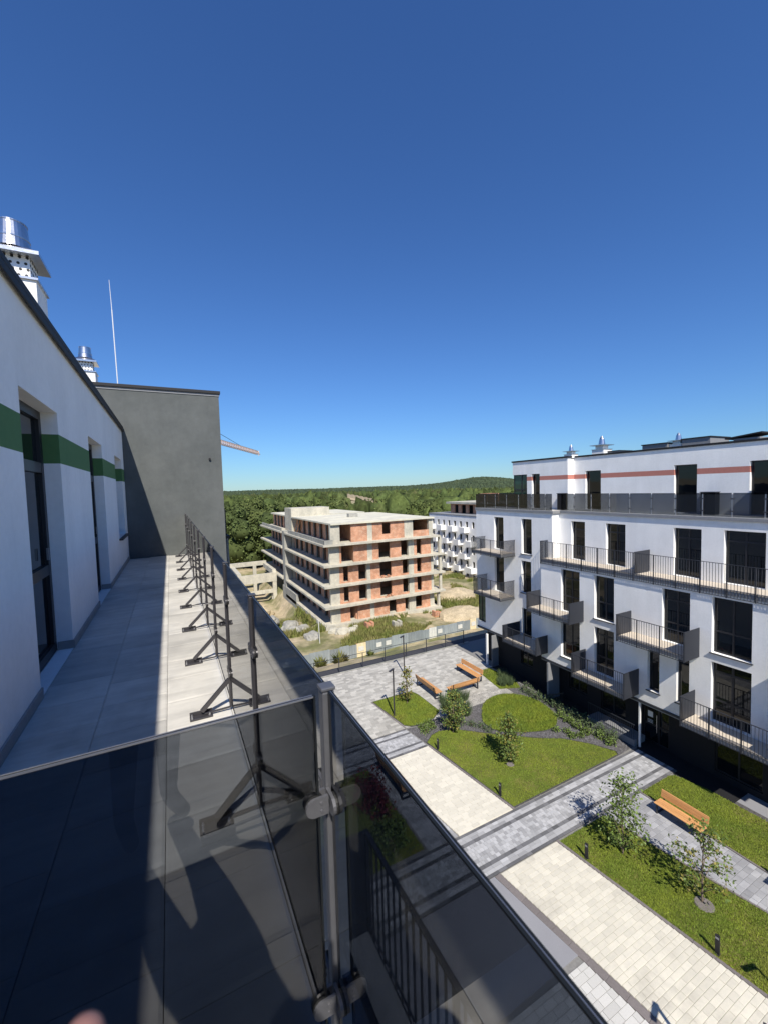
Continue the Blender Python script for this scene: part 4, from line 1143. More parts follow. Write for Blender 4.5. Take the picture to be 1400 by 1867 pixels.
rock('boulder',15.6,63.5,-20.9,1.4,'weathered grey boulder in the pit below the concrete wall',seed=3)
rock('boulder',13.4,66.5,-20.6,1.2,'pale boulder behind the grey one, left edge of the pit',seed=4)
rock('boulder',16.6,59.6,-20.5,1.0,'small pale lump between the concrete lump and the building',seed=6)
rk = [(20.2,53.4,1.0),(21.6,53.0,.8),(22.4,53.7,.7),(19.3,54.2,.8)]
labs = ['left concrete lump of the rubble heap at the building corner','front concrete lump of the rubble heap at the building corner','right concrete lump of the rubble heap at the building corner','dark lump tucked under the corner slab']
for (x,y,r), l in zip(rk, labs): rock('rubble_lump',x,y,-19.7,r,l,m='concrete',seed=int(x*10),sq=(1,.8,.8),cat='rubble',group='rubble at the building corner')
rock('earth_mound',39.0,50.5,-20.0,3.2,'pale sandy mound right of the brick building','mound',(1.3,1,.55),9,'mound','heaps of earth')
rock('earth_mound',45,60,-20.2,4.0,'larger sandy mound further behind, below the white balconies','mound',(1.3,1,.4),12,'mound','heaps of earth')
rock('earth_mound',12.5,76,-22.0,2.4,'brownish earth heap in front of the concrete frame','mound',(1.3,1,.7),13,'mound','heaps of earth')

# ---- zinc hoarding
hf = thing('hoarding', 'low zinc sheet hoarding round the building site with odd pale panels', 'fence', (24,44.5,-19.6))
hm = [M['hoarding'], M['hoard_pale'], M['hoard_cream']]
x = 2.0; i = 0
RR = random.Random(3)
while x < 41:
    wd = RR.uniform(.95,1.25); mm = 1 if RR.random() < .16 else (2 if (RR.random() < .05 or 34.3 < x < 36) else 0)
    y = 44.5+.012*(x-20); z0 = -19.75; h = 1.62+RR.uniform(-.08,.08)
    q = MB()
    nseg = 6
    vs = []; fs = []
    for s_ in range(nseg+1):
        xx = x+wd*s_/nseg; yy = y+(.03 if s_ % 2 else 0)
        vs += [(xx,yy,z0),(xx,yy,z0+h),(xx,yy+.02,z0),(xx,yy+.02,z0+h)]
    for s_ in range(nseg):
        a = s_*4; fs += [(a,a+4,a+5,a+1),(a+2,a+3,a+7,a+6),(a+1,a+5,a+7,a+3)]
    q.add(vs, fs); p = q.build('sheet', hm[mm], hf)
    if RR.random() < .13:
        q = MB(); q.box(x+.2,x+.9,y-.03,y-.01,z0+.7,z0+1.25); q.build('patch', M['hoard_pale'], p)
    if i % 3 == 0:
        q = MB(); q.box(x-.04,x+.04,y+.04,y+.12,z0-.3,z0+h); q.build('post', M['wood'], hf)
    x += wd+.01; i += 1
# stick and pole on the site
q = MB(); q.cyl((16.3,51.2,-20),(16.2,51.2,-16.6),.05,.045,6); tag(q.build('site_pole', M['white_metal']), 'thin pale pole standing beside the pale boulder on the site', 'pole')

# ---- white block with box balconies, far right of the brick one
wb = thing('apartment_block', 'far white apartment block with small dark windows and white box balconies', 'building', (60,76,-22))
Uy, Nl = (0,1), (-1,0)
ops = []; bal = []
RW = random.Random(4)
for r in range(5):
    z = -8.9-2.85*r
    for c in range(8):
        y = 69.6+2.15*c
        ops.append((y+.35,y+1.15,z-.15+(-.6 if (r+c) % 2 else 0),z+1.2))
        if (r+c) % 2: bal.append((y+.0,y+1.75,z-1.0,z+.05))
w = MB(); facade(w,(57,0),Uy,Nl,69.2,87.2,-20.3,-6.45,ops,.25); w.box(57.5,72,69.2,87,-20.3,-6.6); w.add([(57,69.2,-20.3),(57.6,69.2,-20.3),(57.6,69.2,-6.45),(57,69.2,-6.45)], [(0,1,2,3)])
w.build('wall', M['stucco'], wb)
for op in ops: window(wb,(57,0),Uy,Nl,*op,.2,name='window')
for a,b,c,d in bal:
    q = MB(); q.ob((57,0),Uy,Nl,a,b,.0,1.3,c-.15,c); q.ob((57,0),Uy,Nl,a,b,1.22,1.3,c,d); q.ob((57,0),Uy,Nl,a,a+.08,0,1.22,c,d); q.ob((57,0),Uy,Nl,b-.08,b,0,1.22,c,d); q.build('balcony', M['stucco'], wb)
q = MB(); q.box(56.9,72,69.1,87.3,-6.45,-6.3); q.build('coping', M['slab'], wb)
q = MB(); q.box(58,72,69.5,87,-23.5,-20.3); q.build('base_wall', M['black_wall'], wb)
for y in (71,75.5,80): 
    q = MB(); q.bar((57.2,y,-20.3),(57.2,y+1.6,-23.2),.4,.4); q.build('raking_pier', M['concrete'], wb)
pb = thing('penthouse', 'unfinished red brick penthouse with grey slab on the far white roof', 'penthouse', (62,77,-6.3))
w = MB(); facade(w,(60.5,0),Uy,Nl,71.5,83,-6.3,-4.05,[(72.2,73.6,-6.3,-4.3),(74.6,76.2,-6.3,-4.3),(77.2,78.8,-6.3,-4.3),(80,81.4,-6.3,-4.3)],.3); w.build('wall', M['brick'], pb)
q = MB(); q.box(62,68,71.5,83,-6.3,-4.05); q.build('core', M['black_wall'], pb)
q = MB(); q.box(59.6,70,70.8,83.6,-4.05,-3.6); q.build('roof_slab', M['concrete'], pb)
q = MB(); q.box(62,65,70.9,74,-3.6,-1.7); q.build('brick_box', M['brick'], pb)

# ---- courtyard boundary fence
cf = thing('courtyard_fence', 'thin dark wire fence on posts along the far edge of the plaza', 'fence', (14,29.28,G))
x = 1.0; xs = []
while x < 23: xs.append(x); x += 1.95
for x in xs:
    q = MB(); q.box(x-.025,x+.025,29.26,29.31,G,G+1.2); q.build('post', M['anthracite'], cf)
q = MB(); q.box(xs[0],xs[-1],29.27,29.30,G+1.17,G+1.2); q.box(xs[0],xs[-1],29.275,29.295,G+.08,G+.10); q.build('rail', M['anthracite'], cf)
q = MB()
for z in np.arange(.25,1.15,.16): q.box(xs[0],xs[-1],29.283,29.288,G+z,G+z+.004)
q.build('wire', M['anthracite'], cf, kind='stuff')

# ---- tower crane, only the jib shows past the grey gable
cr = thing('tower_crane', 'tower crane jib in faded orange reaching out behind the grey gable', 'crane', (45,112,-20))
d = Vector((.454,.891,0)); nrm = Vector((.891,-.454,0))
lat = -62.7
def cp(fw, z, off=0): p = d*fw+nrm*(lat+off); return (p.x, p.y, z)
zj = 19.2
def lattice(mb, f0, f1, z, w, h, step):
    for (o_, zz) in ((-w/2,z),(w/2,z),(0,z+h)): mb.bar(cp(f0,zz,o_), cp(f1,zz,o_), .22, .22)
    f = f0; k = 0
    while f < f1-.1:
        g = min(f+step, f1)
        for o_ in (-w/2, w/2):
            mb.bar(cp(f,z,o_), cp((f+g)/2,z+h,0), .12,.12); mb.bar(cp((f+g)/2,z+h,0), cp(g,z,o_), .12,.12)
        mb.bar(cp(f,z,-w/2), cp(f,z,w/2), .12,.12); f = g
q = MB(); lattice(q,120,214,zj,1.5,1.7,2.2); q.build('jib', M['crane'], cr)
q = MB(); q.bar(cp(214,zj-.6),cp(214,zj+1.9),.5,.5); q.build('jib_end', M['white_metal'], cr)
q = MB(); q.bar(cp(124,zj+8),cp(186,zj+1.8),.13,.13); q.build('pendant_line', M['anthracite'], cr)
q = MB()
for o_ in (-1,1):
    for f_ in (121,123): q.bar(cp(f_,-20,o_),cp(f_,zj+1,o_),.3,.3)
for i in range(18):
    z = -20+2.15*i; q.bar(cp(121,z,-1),cp(123,z+2.15,-1),.15,.15); q.bar(cp(123,z,1),cp(121,z+2.15,1),.15,.15); q.bar(cp(121,z,-1),cp(121,z+2.15,1),.15,.15)
q.bar(cp(122,zj),cp(122,zj+9),.5,.5); q.build('mast', M['crane'], cr)
q = MB(); lattice(q,104,120,zj,1.5,1.7,2.2); q.build('counter_jib', M['crane'], cr)
q = MB(); c = cp(106,zj-1.6); q.box(c[0]-1.2,c[0]+1.2,c[1]-1.2,c[1]+1.2,zj-2.4,zj); q.build('counterweight', M['concrete_d'], cr)

# ---- small site clutter
def pallet(x, y, label, kind):
    z = float(terrain_h(np.array([x*1.0]), np.array([y*1.0]))[0])-.05
    t = thing('pallet', label, 'pallet', (x,y,z), 'pallets and piles left on the site')
    m = MB()
    for i in range(3): m.box(x-.55+.48*i,x-.45+.48*i,y-.5,y+.5,z,z+.12)
    m.build('bearer', M['wood'], t, kind='stuff')
    m = MB(); m.box(x-.6,x+.6,y-.5,y+.5,z+.12,z+.15); m.build('deck_board', M['wood'], t)
    rr_ = random.Random(int(x*10)); m = MB()
    for k in range(4):
        for j in range(3):
            if k == 3 and rr_.random() < .5: continue
            m.box(x-.57+.39*j,x-.57+.39*j+.36,y-.46,y+.46,z+.152+.2*k,z+.152+.2*k+.185)
    m.build('blocks', M['brick' if kind else 'concrete'], t, kind='stuff')
pallet(24.0,52.6,'pallet of red blocks left of the sloping plank ramp',1)
pallet(35.2,52.4,'pallet of red blocks near the right corner of the brick building',1)
pallet(27.2,50.4,'pallet of grey blocks in the weeds before the brick building',0)
t = thing('timber_pile','pale pile of formwork boards lying in the weeds near the plank ramp','timber pile',(33.2,50.6,-19.7),'pallets and piles left on the site')
for i in range(7):
    m = MB(); a = random.uniform(-.12,.12); m.bar((31.6,50.4+.14*i,-19.62+.05*(i % 3)),(34.8,50.4+.14*i+a*3,-19.60+.05*(i % 3)),.13,.05); m.build('board', M['mound'], t)
# ================================================================ VEGETATION
def ico(sub):
    bm = bmesh.new(); bmesh.ops.create_icosphere(bm, subdivisions=sub, radius=1)
    V = np.array([v.co[:] for v in bm.verts]); F = np.array([[v.index for v in f.verts] for f in bm.faces]); bm.free(); return V, F
ICO1, ICO2 = ico(1), ico(2)

def leaf_cards(C, size, rng, aspect=.6, up=.35):
    """folded leaf = two triangles sharing the midrib; C (n,3) centres"""
    n = len(C)
    nrm = rng.normal(size=(n,3)); nrm[:,2] = np.abs(nrm[:,2])+up; nrm /= np.linalg.norm(nrm, axis=1)[:,None]
    t = rng.normal(size=(n,3)); t -= (t*nrm).sum(1)[:,None]*nrm; t /= np.linalg.norm(t, axis=1)[:,None]
    b = np.cross(nrm, t); s = (size*rng.uniform(.7,1.3,n))[:,None]
    V = np.empty((n,4,3)); V[:,0] = C-t*s*.5; V[:,1] = C+b*s*aspect*.5+nrm*s*.10; V[:,2] = C+t*s*.5; V[:,3] = C-b*s*aspect*.5+nrm*s*.10
    F = (np.arange(n)[:,None,None]*4+np.array([[0,1,2],[0,2,3]])[None]).reshape(-1,3)
    return V.reshape(-1,3), F

def young_tree(label, x, y, h, spread, nlump, nleaf, leafmat, seed, lean=(0,0), leafsize=.13, lowfrac=.25, group='young trees planted in the courtyard'):
    rng = np.random.default_rng(seed); rr = random.Random(seed)
    t = thing('young_tree', label, 'tree', (x,y,G), group)
    base = Vector((x,y,G)); top = base+Vector((lean[0],lean[1],h*.9))
    tr = MB(); pts = [base+(top-base)*k+Vector((rr.uniform(-.04,.04),rr.uniform(-.04,.04),0))*(k>0) for k in (0,.25,.5,.75,1)]
    tr.tube([tuple(p) for p in pts], [.034,.028,.021,.014,.006], 7)
    cents = []
    for i in range(nlump):
        f = lowfrac+(1-lowfrac)*(i+.5)/nlump
        s0 = base+(top-base)*max(f-.18, .06); a = i*2.4+rr.uniform(-.5,.5)
        wdt = spread*(math.sin(math.pi*min(max((f-lowfrac)/(1-lowfrac)*.85+.12,0),1))**.7)*rr.uniform(.55,1.1)
        e = base+(top-base)*f+Vector((math.cos(a)*wdt, math.sin(a)*wdt, h*.06*rr.uniform(-.5,1.2)))
        m_ = (s0+e)/2+Vector((0,0,.05*h))
        tr.tube([tuple(s0),tuple(m_),tuple(e)], [.014,.010,.004], 5)
        cents.append((e, .14*h*rr.uniform(.6,1.15))); cents.append((m_, .085*h))
    tr.build('trunk', M['bark'], t)
    cents.append((top, .10*h))
    w = np.array([c[1]**1.5 for c in cents]); w /= w.sum()
    ch = rng.choice(len(cents), nleaf, p=w)
    C = np.array([cents[i][0][:] for i in ch]); R_ = np.array([cents[i][1] for i in ch])
    dv = rng.normal(size=(nleaf,3)); dv /= np.linalg.norm(dv,axis=1)[:,None]
    C = C+dv*(R_*rng.uniform(.15,1,nleaf)**.6)[:,None]
    C[:,2] = np.maximum(C[:,2], G+.12)
    V, F = leaf_cards(C, np.full(nleaf, leafsize), rng)
    mats_ = leafmat if isinstance(leafmat, list) else [leafmat]
    mi = np.repeat((rng.random(nleaf) < .25).astype(int) if len(mats_) > 1 else np.zeros(nleaf, int), 2)
    np_mesh('crown', V, F, mats_, t, tint=np.repeat(rng.random(nleaf),2), matidx=mi)
    # stake guy line and mulch disc
    return t
LY = [M['leaf_y'], M['leaf']]; LG = [M['leaf'], M['leaf_y']]
young_tree('slim yellowish young tree beside the tall courtyard lamp', 12.92,22.85,2.45,.42,9,420,LY,1, leafsize=.15, lowfrac=.12)
young_tree('dense green rounded young tree beside the three grouped benches', 13.54,18.75,2.4,.66,16,1800,LG,2, leafsize=.115, lowfrac=.12, lean=(.15,.2))
young_tree('narrow young tree standing alone on the middle of the big lawn', 14.4,15.27,2.65,.46,17,1900,LG,3, leafsize=.11, lowfrac=.05)
young_tree('largest bushy young tree overhanging the corner of the grey cross path', 14.35,9.35,3.0,.72,20,1400,M['leaf'],4, lean=(.15,.15), leafsize=.115, lowfrac=.10)
young_tree('sparse wide young tree in front of the near orange bench', 14.84,6.95,2.7,.80,15,800,LG,5, lean=(.25,.1), leafsize=.115, lowfrac=.2)
young_tree('young tree at the near end of the pale path below the frame', 10.45,3.3,1.9,.55,12,600,M['leaf'],6, leafsize=.11)
# mulch discs at two trunks
for x, y in ((14.84,6.9),(14.35,15.15)):
    s = MB(); s.cyl((x,y,G+.02),(x,y,G+.055),.30 if y < 10 else .2,.26 if y < 10 else .17,18); tag(s.build('mulch_disc', M['kerb']), 'pale mulch disc round the tree trunk by the near bench' if y < 10 else 'pale mulch disc round the trunk of the lone lawn tree', 'mulch')

def bush(name, label, x, y, w, h, nleaf, m, seed, group=None, size=.09, d=None):
    rng = np.random.default_rng(seed); d = d or w
    t = thing(name, label, 'bush', (x,y,G), group)
    C = rng.normal(size=(nleaf,3)); C /= np.linalg.norm(C,axis=1)[:,None]; C *= (rng.uniform(.2,1,nleaf)**.5)[:,None]
    lump = 1+.3*np.sin(C[:,0]*5+seed)*np.cos(C[:,1]*5+seed*2)
    C = C*lump[:,None]; C[:,2] = np.abs(C[:,2])
    C = C*np.array([w/2,d/2,h])+np.array([x,y,G+.03])
    V, F = leaf_cards(C, np.full(nleaf,size), rng)
    np_mesh('foliage', V, F, m, t, tint=np.repeat(rng.random(nleaf),2))
    st = MB(); rr = random.Random(seed)
    for i in range(5):
        a = rr.uniform(0,6.28); st.cyl((x,y,G),(x+math.cos(a)*w*.25,y+math.sin(a)*d*.25,G+h*.7),.012,.005,5)
    st.build('stems', M['bark'], t)
    return t
bush('red_bush','dark red leaved bush seen through the glass beside the shaded bench',7.25,16.0,1.5,1.5,1500,M['leaf_red'],31,size=.12,d=2.6)
bush('green_bush','dark green low bush behind the glass on the near lawn',7.0,14.0,1.6,.8,900,M['leaf'],32,size=.12)
def grass_clump(label, x, y, r, h, n, m, seed, group):
    rng = np.random.default_rng(seed)
    t = thing('ornamental_grass', label, 'grass clump', (x,y,G), group)
    a = rng.uniform(0,6.28,n); q = r*np.sqrt(rng.random(n))*.55
    px_ = x+np.cos(a)*q; py_ = y+np.sin(a)*q
    V = np.empty((n,3,3)); hh = h*rng.uniform(.6,1.1,n); b = a+rng.normal(0,.5,n); ln = r*rng.uniform(.2,.9,n)
    c = rng.uniform(0,6.28,n); w_ = .012
    V[:,0] = np.stack([px_-np.cos(c)*w_, py_-np.sin(c)*w_, np.full(n,G)], -1); V[:,1] = np.stack([px_+np.cos(c)*w_, py_+np.sin(c)*w_, np.full(n,G)], -1)
    V[:,2] = np.stack([px_+np.cos(b)*ln, py_+np.sin(b)*ln, G+hh], -1)
    np_mesh('blades', V.reshape(-1,3), np.arange(3*n).reshape(n,3), m, t, tint=rng.random(n))
    return t
GG = 'grass clumps in the planting bed'
k = 0
for (x,y) in ((15.0,21.6),(15.5,21.2),(15.2,20.6),(14.8,20.1),(15.3,19.9),(15.6,20.4),(14.7,21.0),(15.9,21.7),(16.3,21.4)):
    grass_clump('tall feathery grass clump in the bed between the benches and the oval lawn',x+.0,y,.42,.72,420,M['leaf_sage'],100+k,GG); k += 1
for (x,y) in ((14.5,19.2),(14.9,18.8),(15.2,18.4),(15.35,17.9),(14.3,19.9)):
    bush('sage_shrub','small silvery shrub in the slate bed left of the oval lawn',x,y,.6,.34,190,M['leaf_sage'],140+k,'silvery shrubs by the oval lawn',.07); k += 1
for (x,y) in ((12.3,20.0),(12.75,19.75),(12.2,19.55),(12.8,20.1)):
    bush('low_shrub','low green shrub in the slate bed beside the pale path',x,y,.62,.34,170,M['leaf'],160+k,'low shrubs beside the pale path',.09); k += 1
yy = 20.2
rr = random.Random(9)
while yy > 13.4:
    for xx in (20.55+rr.uniform(-.15,.15), 20.0+rr.uniform(-.2,.2)):
        if xx < 20.3 and (yy > 17.6 or yy < 13.8): continue
        if xx > 20.3: bush('hedge_shrub','sage green shrub in the row along the dark ground floor',xx,yy,.75,.62,330,M['leaf_sage'],200+k,'shrubs along the dark ground floor',.075)
        else: bush('leafy_shrub','bright green leafy shrub in front of the sage row by the oval lawn',xx,yy-.2,.65,.40,230,M['leaf'],200+k,'leafy shrubs in front of the sage row',.10)
        k += 1
    yy -= .62
for (x,y) in ((20.3,21.4),(20.6,21.9),(19.8,21.6),(20.75,22.6),(20.1,22.0)):
    grass_clump('feathery grass clump at the top end of the planting bed by the dark wall',x,y,.36,.6,300,M['leaf_sage'],260+k,'grass clumps by the dark wall'); k += 1
for (x,y) in ((18.6,16.0),(19.0,15.6),(19.3,15.0),(18.9,15.2)):
    bush('leafy_shrub','small bright shrub between the oval lawn and the big lawn',x,y,.5,.28,150,M['leaf'],280+k,'small shrubs between the two lawns',.09); k += 1

# weeds on the site
def weeds(name, n, xr, yr, hmin, hmax, w, thr, seed):
    rng = np.random.default_rng(seed); px_ = rng.uniform(*xr, n); py_ = rng.uniform(*yr, n)
    kk = fbm(px_, py_, .35, seed) > thr
    inb = (px_ > 18.4) & (px_ < 38.5) & (py_ > 54.8); kk &= ~inb
    px_, py_ = px_[kk], py_[kk]
    return blades_mesh(name, px_, py_, terrain_h(px_, py_)-.03, hmin, hmax, w, M['weed'], .8, rng)
weeds('weed_field', 60000, (6,52), (45,56), .2, .75, .14, .12, 41)
weeds('weed_field', 26000, (10,19), (55,75), .3, 1.0, .18, -.2, 42)
weeds('weed_field', 30000, (39,56), (47,75), .25, .8, .2, .05, 43)
weeds('weed_field', 7000, (2,34), (31.5,44), .15, .6, .08, .35, 44)
def wild_shrub(label, x, y, w, h, n, seed):
    rng = np.random.default_rng(seed); z = float(terrain_h(np.array([x*1.0]), np.array([y*1.0]))[0])
    t = thing('wild_shrub', label, 'shrub', (x,y,z))
    a = rng.uniform(0,6.28,n); q = rng.uniform(.1,1,n)
    V = np.empty((n,4,3)); e = np.stack([x+np.cos(a)*w*q*.5, y+np.sin(a)*w*q*.5, z+h*rng.uniform(.35,1,n)*(1.1-q*.4)], -1)
    s = np.stack([x+rng.normal(0,.06,n), y+rng.normal(0,.06,n), np.full(n,z)], -1); md = (e+s)/2+np.array([0,0,h*.12])
    off = np.stack([np.sin(a), -np.cos(a), np.zeros(n)], -1)*.05
    V[:,0] = s; V[:,1] = md+off; V[:,2] = e; V[:,3] = md-off
    F = (np.arange(n)[:,None,None]*4+np.array([[0,1,2],[0,2,3]])[None]).reshape(-1,3)
    np_mesh('foliage', V.reshape(-1,3), F, M['weed'], t, tint=np.repeat(rng.random(n),2))
wild_shrub('spiky wild shrub in front of the hoarding near our glass edge',11.6,36.5,1.7,1.5,130,1)
wild_shrub('largest leafy wild shrub in front of the hoarding',13.9,37.5,2.1,1.7,170,2)
wild_shrub('small wild shrub right of the largest one before the hoarding',16.8,36.8,1.2,1.0,90,3)
wild_shrub('wild shrub growing at the left end of the hoarding',9.3,38.5,1.7,1.4,120,4)

# trees beyond the site
def forest_tree(seed, h, w, ncards):
    rng = np.random.default_rng(seed)
    V0, F0 = ICO2
    Vs, Fs, ti, mi = [], [], [], []; base = 0
    cards = []
    nl = 7
    for i in range(nl):
        f = i/(nl-1); a = rng.uniform(0,6.28); q = w*.30*math.sin(math.pi*(.15+.75*f))
        c = np.array([math.cos(a)*q, math.sin(a)*q, h*(.30+.56*f)]); r = w*(.36-.16*f)*rng.uniform(.85,1.15)
        d = 1+.22*np.sin(V0[:,0]*4+seed+i)*np.cos(V0[:,1]*4.3+i)+.12*np.sin(V0[:,2]*9+V0[:,0]*7+i)
        Vs.append(V0*d[:,None]*r*.86*np.array([1,1,.9])+c); Fs.append(F0+base); base += len(V0)
        ti.append(rng.random(len(F0))*.35)
        n = ncards//nl; dv = rng.normal(size=(n,3)); dv /= np.linalg.norm(dv,axis=1)[:,None]
        cards.append(c+dv*(r*rng.uniform(.8,1.18,n))[:,None])
    C = np.concatenate(cards); LV, LF = leaf_cards(C, np.full(len(C), .55), rng, .8, .6)
    V = np.concatenate(Vs+[LV]); F = np.concatenate(Fs+[LF+base])
    return V, F, np.concatenate(ti+[.25+.75*np.repeat(rng.random(len(C)),2)])
protos = []
for s_ in range(5):
    h = 12+1.3*s_; V, F, ti = forest_tree(300+s_, h, 7.5+.6*s_, 1100)
    root = thing('broadleaf_tree', 'dense green broadleaf tree in the wood beyond the building site', 'tree', (0,0,0), 'trees at the near edge of the wood')
    np_mesh('crown', V, F, M['forest_near'], root, tint=ti)
    tm = MB(); tm.cyl((0,0,-1),(0,0,h*.5),.25,.12,8); tm.build('trunk', M['bark'], root)
    protos.append((root, False))
spots = []
rr = random.Random(17)
for r_ in np.arange(112, 190, 6.2):
    for an in np.arange(1.5, 15.0, 360*5.6/(2*math.pi*r_)):
        spots.append((r_+rr.uniform(-2.4,2.4), an+rr.uniform(-.9,.9)))
used = [False]*5
for r_, an in spots:
    x = r_*math.sin(math.radians(an)); y = r_*math.cos(math.radians(an))
    if x > 16.5 and y < 104: continue
    z = float(terrain_h(np.array([x]), np.array([y]))[0])-.3
    i = rr.randrange(5); root = protos[i][0]; s = rr.uniform(.8,1.15)
    if not used[i]:
        root.location = (x,y,z); root.rotation_euler = (0,0,rr.uniform(0,6.28)); root.scale = (s,s,s); used[i] = True
    else: dup(root, (x,y,z), rr.uniform(0,6.28), scale=(s,s,s*rr.uniform(.9,1.1)))

# far wood: one mass of crowns
V1, F1 = ICO1
rng = np.random.default_rng(77)
cxs, cys = [], []
for r_ in np.concatenate([np.arange(190, 420, 7), np.arange(420, 1000, 9)]):
    st = math.degrees((6.8 if r_ < 420 else 8)/r_)
    an = np.arange(0, 62, st); an = an+rng.uniform(-.4,.4,len(an))*st
    rj = r_+rng.uniform(-3,3,len(an)); cxs.append(rj*np.sin(np.radians(an))); cys.append(rj*np.cos(np.radians(an)))
cx_ = np.concatenate(cxs); cy_ = np.concatenate(cys); d_ = np.hypot(cx_, cy_); a_ = np.degrees(np.arctan2(cx_, cy_))
vis = ~((a_ > 43) & (d_ > 60)) | (a_ < 45)
def cut_line(az):            # sandy cutting on the wooded slope: distance, lower and upper edge height
    t = (az-22.1)/(26.4-22.1); d0 = 770-170*t
    return d0, -13.8-8.2*t, -7.4-9.4*t
h0_ = rng.uniform(8, 13.5, len(cx_))
cd, clo, chi = cut_line(a_)
road = (a_ > 21.6) & (a_ < 26.7) & (d_ < cd+14) & (d_ > 230) & ((terrain_h(cx_, cy_)+15.5)/d_ > clo/cd)
gap = fbm(cx_, cy_, .009, 51) > 1.15
kk = vis & ~road & ~(gap & (d_ > 330))
cx_, cy_, d_ = cx_[kk], cy_[kk], d_[kk]
def wood_mass(name, cx_, cy_, d_, V1, F1, rng, rough):
  n = len(cx_); h_ = rng.uniform(7,15,n)*(1+.15*fbm(cx_,cy_,.02,8)); w_ = np.where(d_ < 430, rng.uniform(2.8,5.6,n), rng.uniform(3.0,6.2,n))
  V = np.empty((n,len(V1),3), np.float32)
  ph = rng.uniform(0,6.28,(n,1))
  dd = 1+.3*np.sin(V1[None,:,0]*4+ph)*np.cos(V1[None,:,1]*4+ph*2)+rough*rng.normal(size=(n,len(V1)))
  zt = terrain_h(cx_, cy_)
  V[:,:,0] = cx_[:,None]+V1[None,:,0]*dd*w_[:,None]; V[:,:,1] = cy_[:,None]+V1[None,:,1]*dd*w_[:,None]
  V[:,:,2] = zt[:,None]+h_[:,None]*.55+V1[None,:,2]*dd*h_[:,None]*.5
  F = (np.arange(n)[:,None,None]*len(V1)+F1[None]).reshape(-1,3)
  np_mesh(name, V.reshape(-1,3), F, M['forest'], tint=np.clip(np.repeat(rng.random(n)*.6+.25*fbm(cx_,cy_,.02,15),len(F1))+rng.random(n*len(F1))*.3,0,1), kind='stuff', smooth=True)
def wood_leaves(name, cx_, cy_, d_, rng):
    """leafy fuzz over the nearer crowns"""
    k = 110; n = len(cx_); dv = rng.normal(size=(n,k,3)); dv[:,:,2] = np.abs(dv[:,:,2])*1.1-.25; dv /= np.linalg.norm(dv,axis=2)[:,:,None]
    z0 = terrain_h(cx_, cy_); w = rng.uniform(3.8,5.6,n); h = rng.uniform(9,14,n)
    C = np.stack([cx_[:,None]+dv[:,:,0]*w[:,None], cy_[:,None]+dv[:,:,1]*w[:,None], z0[:,None]+h[:,None]*.55+dv[:,:,2]*h[:,None]*.52], -1).reshape(-1,3)
    V, F = leaf_cards(C, np.full(len(C), 1.0), rng, .8, .5)
    np_mesh(name, V, F, M['forest_near'], tint=np.repeat(rng.random(len(C)),2), kind='stuff')
nr = d_ < 430
wood_leaves('forest_foliage', cx_[nr], cy_[nr], d_[nr], rng)
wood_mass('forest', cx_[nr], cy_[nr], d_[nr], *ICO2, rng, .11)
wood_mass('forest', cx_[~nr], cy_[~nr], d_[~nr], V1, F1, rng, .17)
# wooded hills on the skyline: bumpy canopy
rs = 1000*np.exp(np.linspace(0, math.log(3.4), 130)); an = np.radians(np.arange(-2, 66, .11))
R_, A_ = np.meshgrid(rs, an, indexing='ij'); hx, hy = R_*np.sin(A_), R_*np.cos(A_)
hz = terrain_h(hx, hy)+7+2.2*fbm(hx,hy,.16,61)+1.6*rng.normal(size=hx.shape)
idx = np.arange(hx.size).reshape(hx.shape)
Q = np.stack([idx[:-1,:-1],idx[:-1,1:],idx[1:,1:],idx[1:,:-1]],-1).reshape(-1,4)[:, ::-1]
np_mesh('wooded_hills', np.stack([hx,hy,hz],-1).reshape(-1,3), Q, M['forest_hazed'], tint=rng.random(len(Q)), kind='structure')
# pale sandy cutting across the wooded slope
s = MB(); vs = []; fs = []
AZ = np.linspace(22.1, 26.4, 22)
for i, az in enumerate(AZ):
    d0, zl, zh = cut_line(az); r_ = math.radians(az); j = .7*math.sin(i*2.1)
    for dd_, zz in ((d0-14, zl-3), (d0, zl), (d0+9, zh+j), (d0+30, zh+j-1)): vs.append((dd_*math.sin(r_), dd_*math.cos(r_), zz))
for i in range(len(AZ)-1):
    for q in range(3): fs.append((4*i+q, 4*i+q+1, 4*i+q+5, 4*i+q+4))
s.add(vs, fs); s.build('sandy_cutting', M['mound'], kind='structure')
